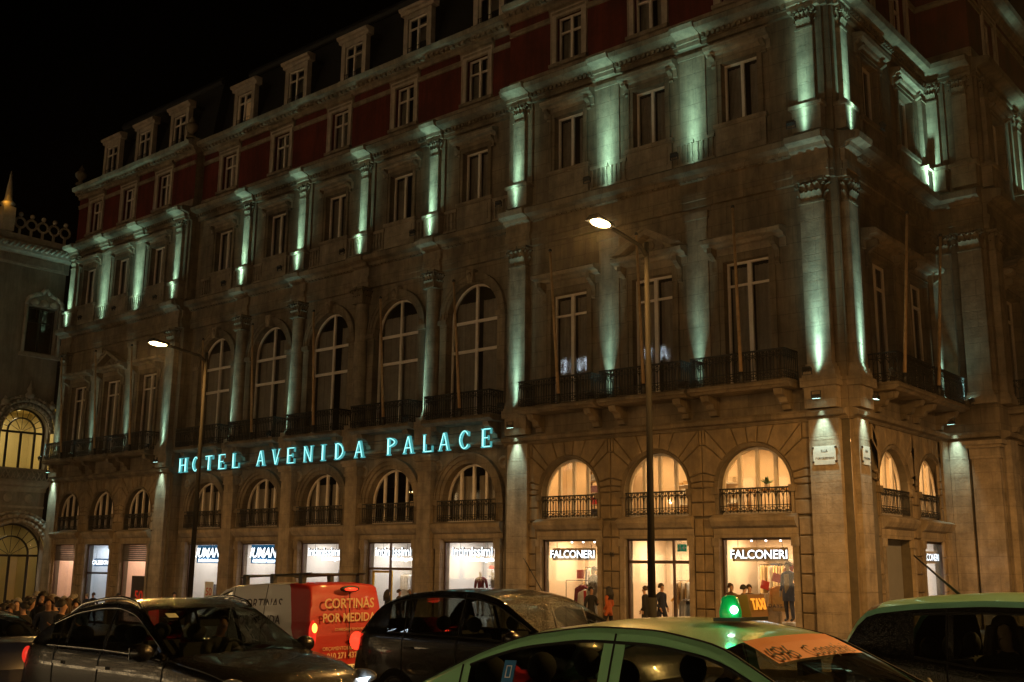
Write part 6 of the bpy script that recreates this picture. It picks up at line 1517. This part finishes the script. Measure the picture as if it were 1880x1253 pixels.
# ================================================================ PEOPLE AND STREET FURNITURE
def people():
    spots = [((1117, 1078), 'walk', 'orange', 'long', 0, 'person in orange top walking right of the left knitwear window', -1.4), ((1085, 1080), 'phone', 'black', 'short', 0, 'person in black looking down at a phone before the left knitwear window', 1.2),
             ((1184, 1076), 'coat', 'black', 'bun', 1, 'person in dark coat left of the lamp post by the shop door', -1.2), ((1214, 1071), 'walk', 'navy', 'short', 1, 'person in navy jacket facing right in front of the shop door', 1.5),
             ((1341, 1071), 'look', 'brown', 'bun', 1, 'person behind the taxi roof sign in brown', .8), ((1365, 1077), 'stand', 'black', 'short', 0, 'person in black standing just right of the taxi roof sign', 2.6), ((1375, 1073), 'coat', 'black', 'short', 1, 'person in black coat beside the blue coat mannequin window', 1.0),
             ((683, 1084), 'coat', 'navy', 'short', 0, 'person in dark hooded jacket facing the yellow framed door', 3.0), ((712, 1089), 'stand', 'black', 'long', 0, 'person in black standing left of the black car roof', 2.6), ((733, 1091), 'look', 'brown', 'short', 1, 'person in brown behind the black car', 2.0), ((752, 1094), 'stand', 'black', 'short', 2, 'person half hidden behind the black car roof', 1.0),
             ((320, 1090), 'walk', 'black', 'short', 0, 'lone person in black walking right of the red 50 poster', 1.4), ((218, 1089), 'stand', 'black', 'short', 0, 'person in black standing before the pier left of the red 50 poster', 2.9), ((172, 1088), 'walk', 'black', 'short', 1, 'person in profile with black jacket in front of the bluish window', -1.5), ((160, 1093), 'coat', 'navy', 'short', 2, 'person in navy coat behind the one in profile', -1.2)]
    yaw, pit, rol = radians(40.3117), radians(11.8345), radians(0.60814)
    f = Vector((-sin(yaw) * cos(pit), cos(yaw) * cos(pit), sin(pit))); r = Vector((cos(yaw), sin(yaw), 0)); u = r.cross(f); r2 = r * cos(rol) + u * sin(rol); u2 = -r * sin(rol) + u * cos(rol)
    def foot(px, py, y, kerb=.135):            # where someone stands on the pavement line y, and how tall
        d = r2 * ((px - 940) / 1978.2) - u2 * ((py - 626.5) / 1978.2) + f; t = y / d.y; p = d * t; g = ground_z(p.x) + kerb; return p.x, (p.z + CAMH) - g
    for k, (q, pose, coat, hair, hm, lab, rz) in enumerate(spots):
        y = 28.6 - .45 * (k % 3); x, h = foot(q[0], q[1], y); person(x, y, rz, pose, coat, ('black', 'navy', 'grey')[k % 3], lab, hair, hm, k % 3, min(1.92, max(1.55, h)))
    # the queue behind the barrier at the far left
    cl = ['black', 'navy', 'black', 'black', 'grey', 'green', 'black', 'navy', 'navy', 'black', 'brown', 'black', 'blue', 'black', 'green', 'grey', 'black', 'navy', 'brown', 'white']
    lb = [('black', 'with a black jacket'), ]
    row = [(6, 1112, 10.2), (20, 1110, 9.6), (33, 1098, 11), (46, 1104, 9.8), (57, 1097, 10.6), (68, 1086, 11.4), (80, 1085, 10.2), (91, 1094, 9.7), (104, 1096, 10.4), (115, 1100, 9.6), (124, 1098, 11.3), (133, 1092, 12.2), (141, 1099, 10.8), (52, 1094, 12.6), (98, 1091, 12.4), (14, 1102, 12.2), (74, 1092, 12.8), (118, 1094, 13.0)]
    order = sorted(range(len(row)), key=lambda i: row[i][0])
    words_ = ['leftmost', 'second', 'third', 'fourth', 'fifth', 'sixth', 'seventh', 'eighth', 'ninth', 'tenth', 'eleventh', 'twelfth', 'thirteenth', 'fourteenth', 'fifteenth', 'sixteenth', 'seventeenth', 'rightmost']
    for rank, i in enumerate(order):
        px, py, y = row[i]; x, h = foot(px, py, y, 0); h = min(1.9, max(1.5, h))
        person(x, y, (-.3, .4, .9, -1.0, 2.8)[i % 5], ('stand', 'phone', 'coat', 'look', 'walk')[(i * 3) % 5], cl[i], ('black', 'navy', 'grey')[i % 3], 'person wearing %s in the queue at far left, %s' % (cl[i], words_[rank] + ('' if rank in (0, 17) else ' from the left')), ('short', 'short', 'long', 'bun')[i % 4], i % 3 if i % 4 else 0, i % 3, h, group='people queueing at the far left')
people()
def barrier():
    gm = mat('galvanised_barrier', (.3, .28, .26), .4, metal=.7)
    for k in range(3):
        x = -22.6 + 2.6 * k; y = 8.65; o = thing('crowd_barrier', 'metal crowd barrier in front of the queue, %s from the left' % nth(k, 3), 'barrier', (x, y, ground_z(x)), (0, -SLOPE, 0), 'crowd barriers')
        obj('frame', MB().path([(-1.2, 0, .15), (-1.2, 0, 1.05), (1.2, 0, 1.05), (1.2, 0, .15), (-1.2, 0, .15)], .022, 6), o, m=gm)
        for j in range(15): obj('bar', cached(('bbar',), lambda: MB().tube((0, 0, .15), (0, 0, 1.05), .009, 5).mesh('bar', [gm])), o, (-1.05 + .15 * j, 0, 0))
        for s in (-1, 1): obj('foot', MB().tube((s * .9, -.3, .02), (s * .9, .3, .02), .02, 6).tube((s * .9, 0, .02), (s * .9, 0, .16), .02, 6), o, m=gm)
barrier()
# ---------------------------------------------------------------- shop-window mannequins
def mannequins():
    MQ = mat('mannequin_white', (.62, .56, .5), .5); den = fabric('denim_coat', (.10, .13, .26)); gyc = fabric('grey_padded', (.26, .25, .26)); nb = fabric('beige_knit', (.5, .42, .33)); wine = MATS['fabric_wine']; gry = MATS['fabric_grey']
    for x, y, rz, a, b, c, lab, head in ((BR[0] + .58, 30.95, -.2, gyc, gyc, gry, 'hooded mannequin in grey padded coat in the left knitwear window', gyc), (BR[2] + .72, 30.95, -.1, den, den, MATS['fabric_navy'], 'mannequin in blue coat and grey hat in the right knitwear window', gry),
                                   (BC[4] + .0, 31.55, .3, wine, MQ, MQ, 'white mannequin in wine corset in the lingerie window', None), (BC[4] + .6, 31.6, -.5, gry, MQ, MQ, 'white mannequin in grey top in the lingerie window', None)):
        o = thing('mannequin', lab, 'mannequin', (x, y, ground_z(x) + .2)); pd = .36 if head else .4; obj('stand', MB().lathe([(.001, pd), (.24, pd), (.24, 0)], 16), o, m=WHT)
        e = bpy.data.objects.new('body', body('stand')); COL.objects.link(e); e.parent = o; e.rotation_euler = (0, 0, rz); e.location = (0, 0, pd)
        for i, m in enumerate((MQ, a, b if b is not a else c, SHOE)): e.material_slots[i].link = 'OBJECT'; e.material_slots[i].material = m
        if head:
            q = bpy.data.objects.new('hat', hair_mesh('short')); COL.objects.link(q); q.parent = o; q.location = (0, 0, pd + .01); q.rotation_euler = (0, 0, rz)
            if not q.data.materials: q.data.materials.append(None)
            q.material_slots[0].link = 'OBJECT'; q.material_slots[0].material = head
            obj('coat_skirt', MB().lathe([(.2, .62), (.205, .8), (.185, 1.0), (.17, 1.15)], 18), o, (0, 0, pd), m=a)
        if a is den: obj('scarf', MB().prism([(-.06, 1.4), (.07, 1.42), (.09, 1.05), (.0, .82), (-.05, .85)], -.2, -.13, inset=.02), o, (0, 0, pd), m=nb)
mannequins()
# ================================================================ FAR SIDE OF THE SQUARE (behind the viewer; seen only as reflections)
def far_side():
    Y = -34; B = Vector((-25, Y, -.7)); o = thing('opposite_building', 'long plain building with lit windows on the far side of the square', 'building', B)
    wl = mat('opposite_render', (.3, .24, .18), .85, var=.3, vscale=.5); lw = [mat('opposite_lit_window_%d' % i, (.8, .6, .3), .5, emit=(1, .7, .35), estr=e) for i, e in enumerate((5, 1.5, 0.02, .05))]
    obj('wall', MB().box(-75, 65, -6, 0, -2, 21), o, m=wl); obj('roof', MB().prism([(-76, 21), (66, 21), (64, 24), (-74, 24)], -6, .4), o, m=SLATE)
    wm = {}
    random.seed(5)
    for k in range(38):
        for j in range(5):
            i = random.choice((0, 1, 2, 2, 3, 3)) if j else random.choice((0, 0, 1))
            if (i, j == 0) not in wm: wm[(i, j == 0)] = (MB().box(-.65, .65, 0, .05, 0, 2.1) if j else MB().box(-1.4, 1.4, 0, .05, 0, 2.8)).mesh('window', [lw[i]])
            obj('window', wm[(i, j == 0)], o, (-73 + 3.65 * k, .02, 1.0 + 4.0 * j))
    s = thing('rooftop_sign', 'white rooftop letters across the square, seen mirrored in the balcony windows', 'sign', (-66, Y, 23.3)); m = mat('rooftop_letter', (.8, .9, 1), .4, emit=(.75, .88, 1), estr=7)
    for ch, x in (('A', -59.5), ('V', -61.4), ('E', -65.6), ('N', -70.0), ('I', -71.3), ('D', -72.8), ('A', -75)):
        P, C = glyph(ch); b = MB()
        for c in C:
            for q in range(len(c) - 1): b.tube(((.5 - c[q][0]) * 1.4, .5, c[q][1] * 1.5 - .2), ((.5 - c[q + 1][0]) * 1.4, .5, c[q + 1][1] * 1.5 - .2), .07, 5)
        obj('letter', b, s, (x + 66, 0, 0), m=m)
far_side()
# ---------------------------------------------------------------- damp night air: the lamps glow in it
def haze():
    m = bpy.data.materials.new('damp_air'); m.use_nodes = True; m.node_tree.nodes.clear()
    v = m.node_tree.nodes.new('ShaderNodeVolumePrincipled'); v.inputs['Density'].default_value = .0003; v.inputs['Color'].default_value = (.9, .9, .9, 1); v.inputs['Anisotropy'].default_value = .8
    out = m.node_tree.nodes.new('ShaderNodeOutputMaterial'); m.node_tree.links.new(v.outputs[0], out.inputs['Volume'])
    tag(obj('haze', MB().box(-152, 92, -72, 92, -6.5, 34), m=m), kind='stuff'); SC.cycles.volume_bounces = 0
haze()
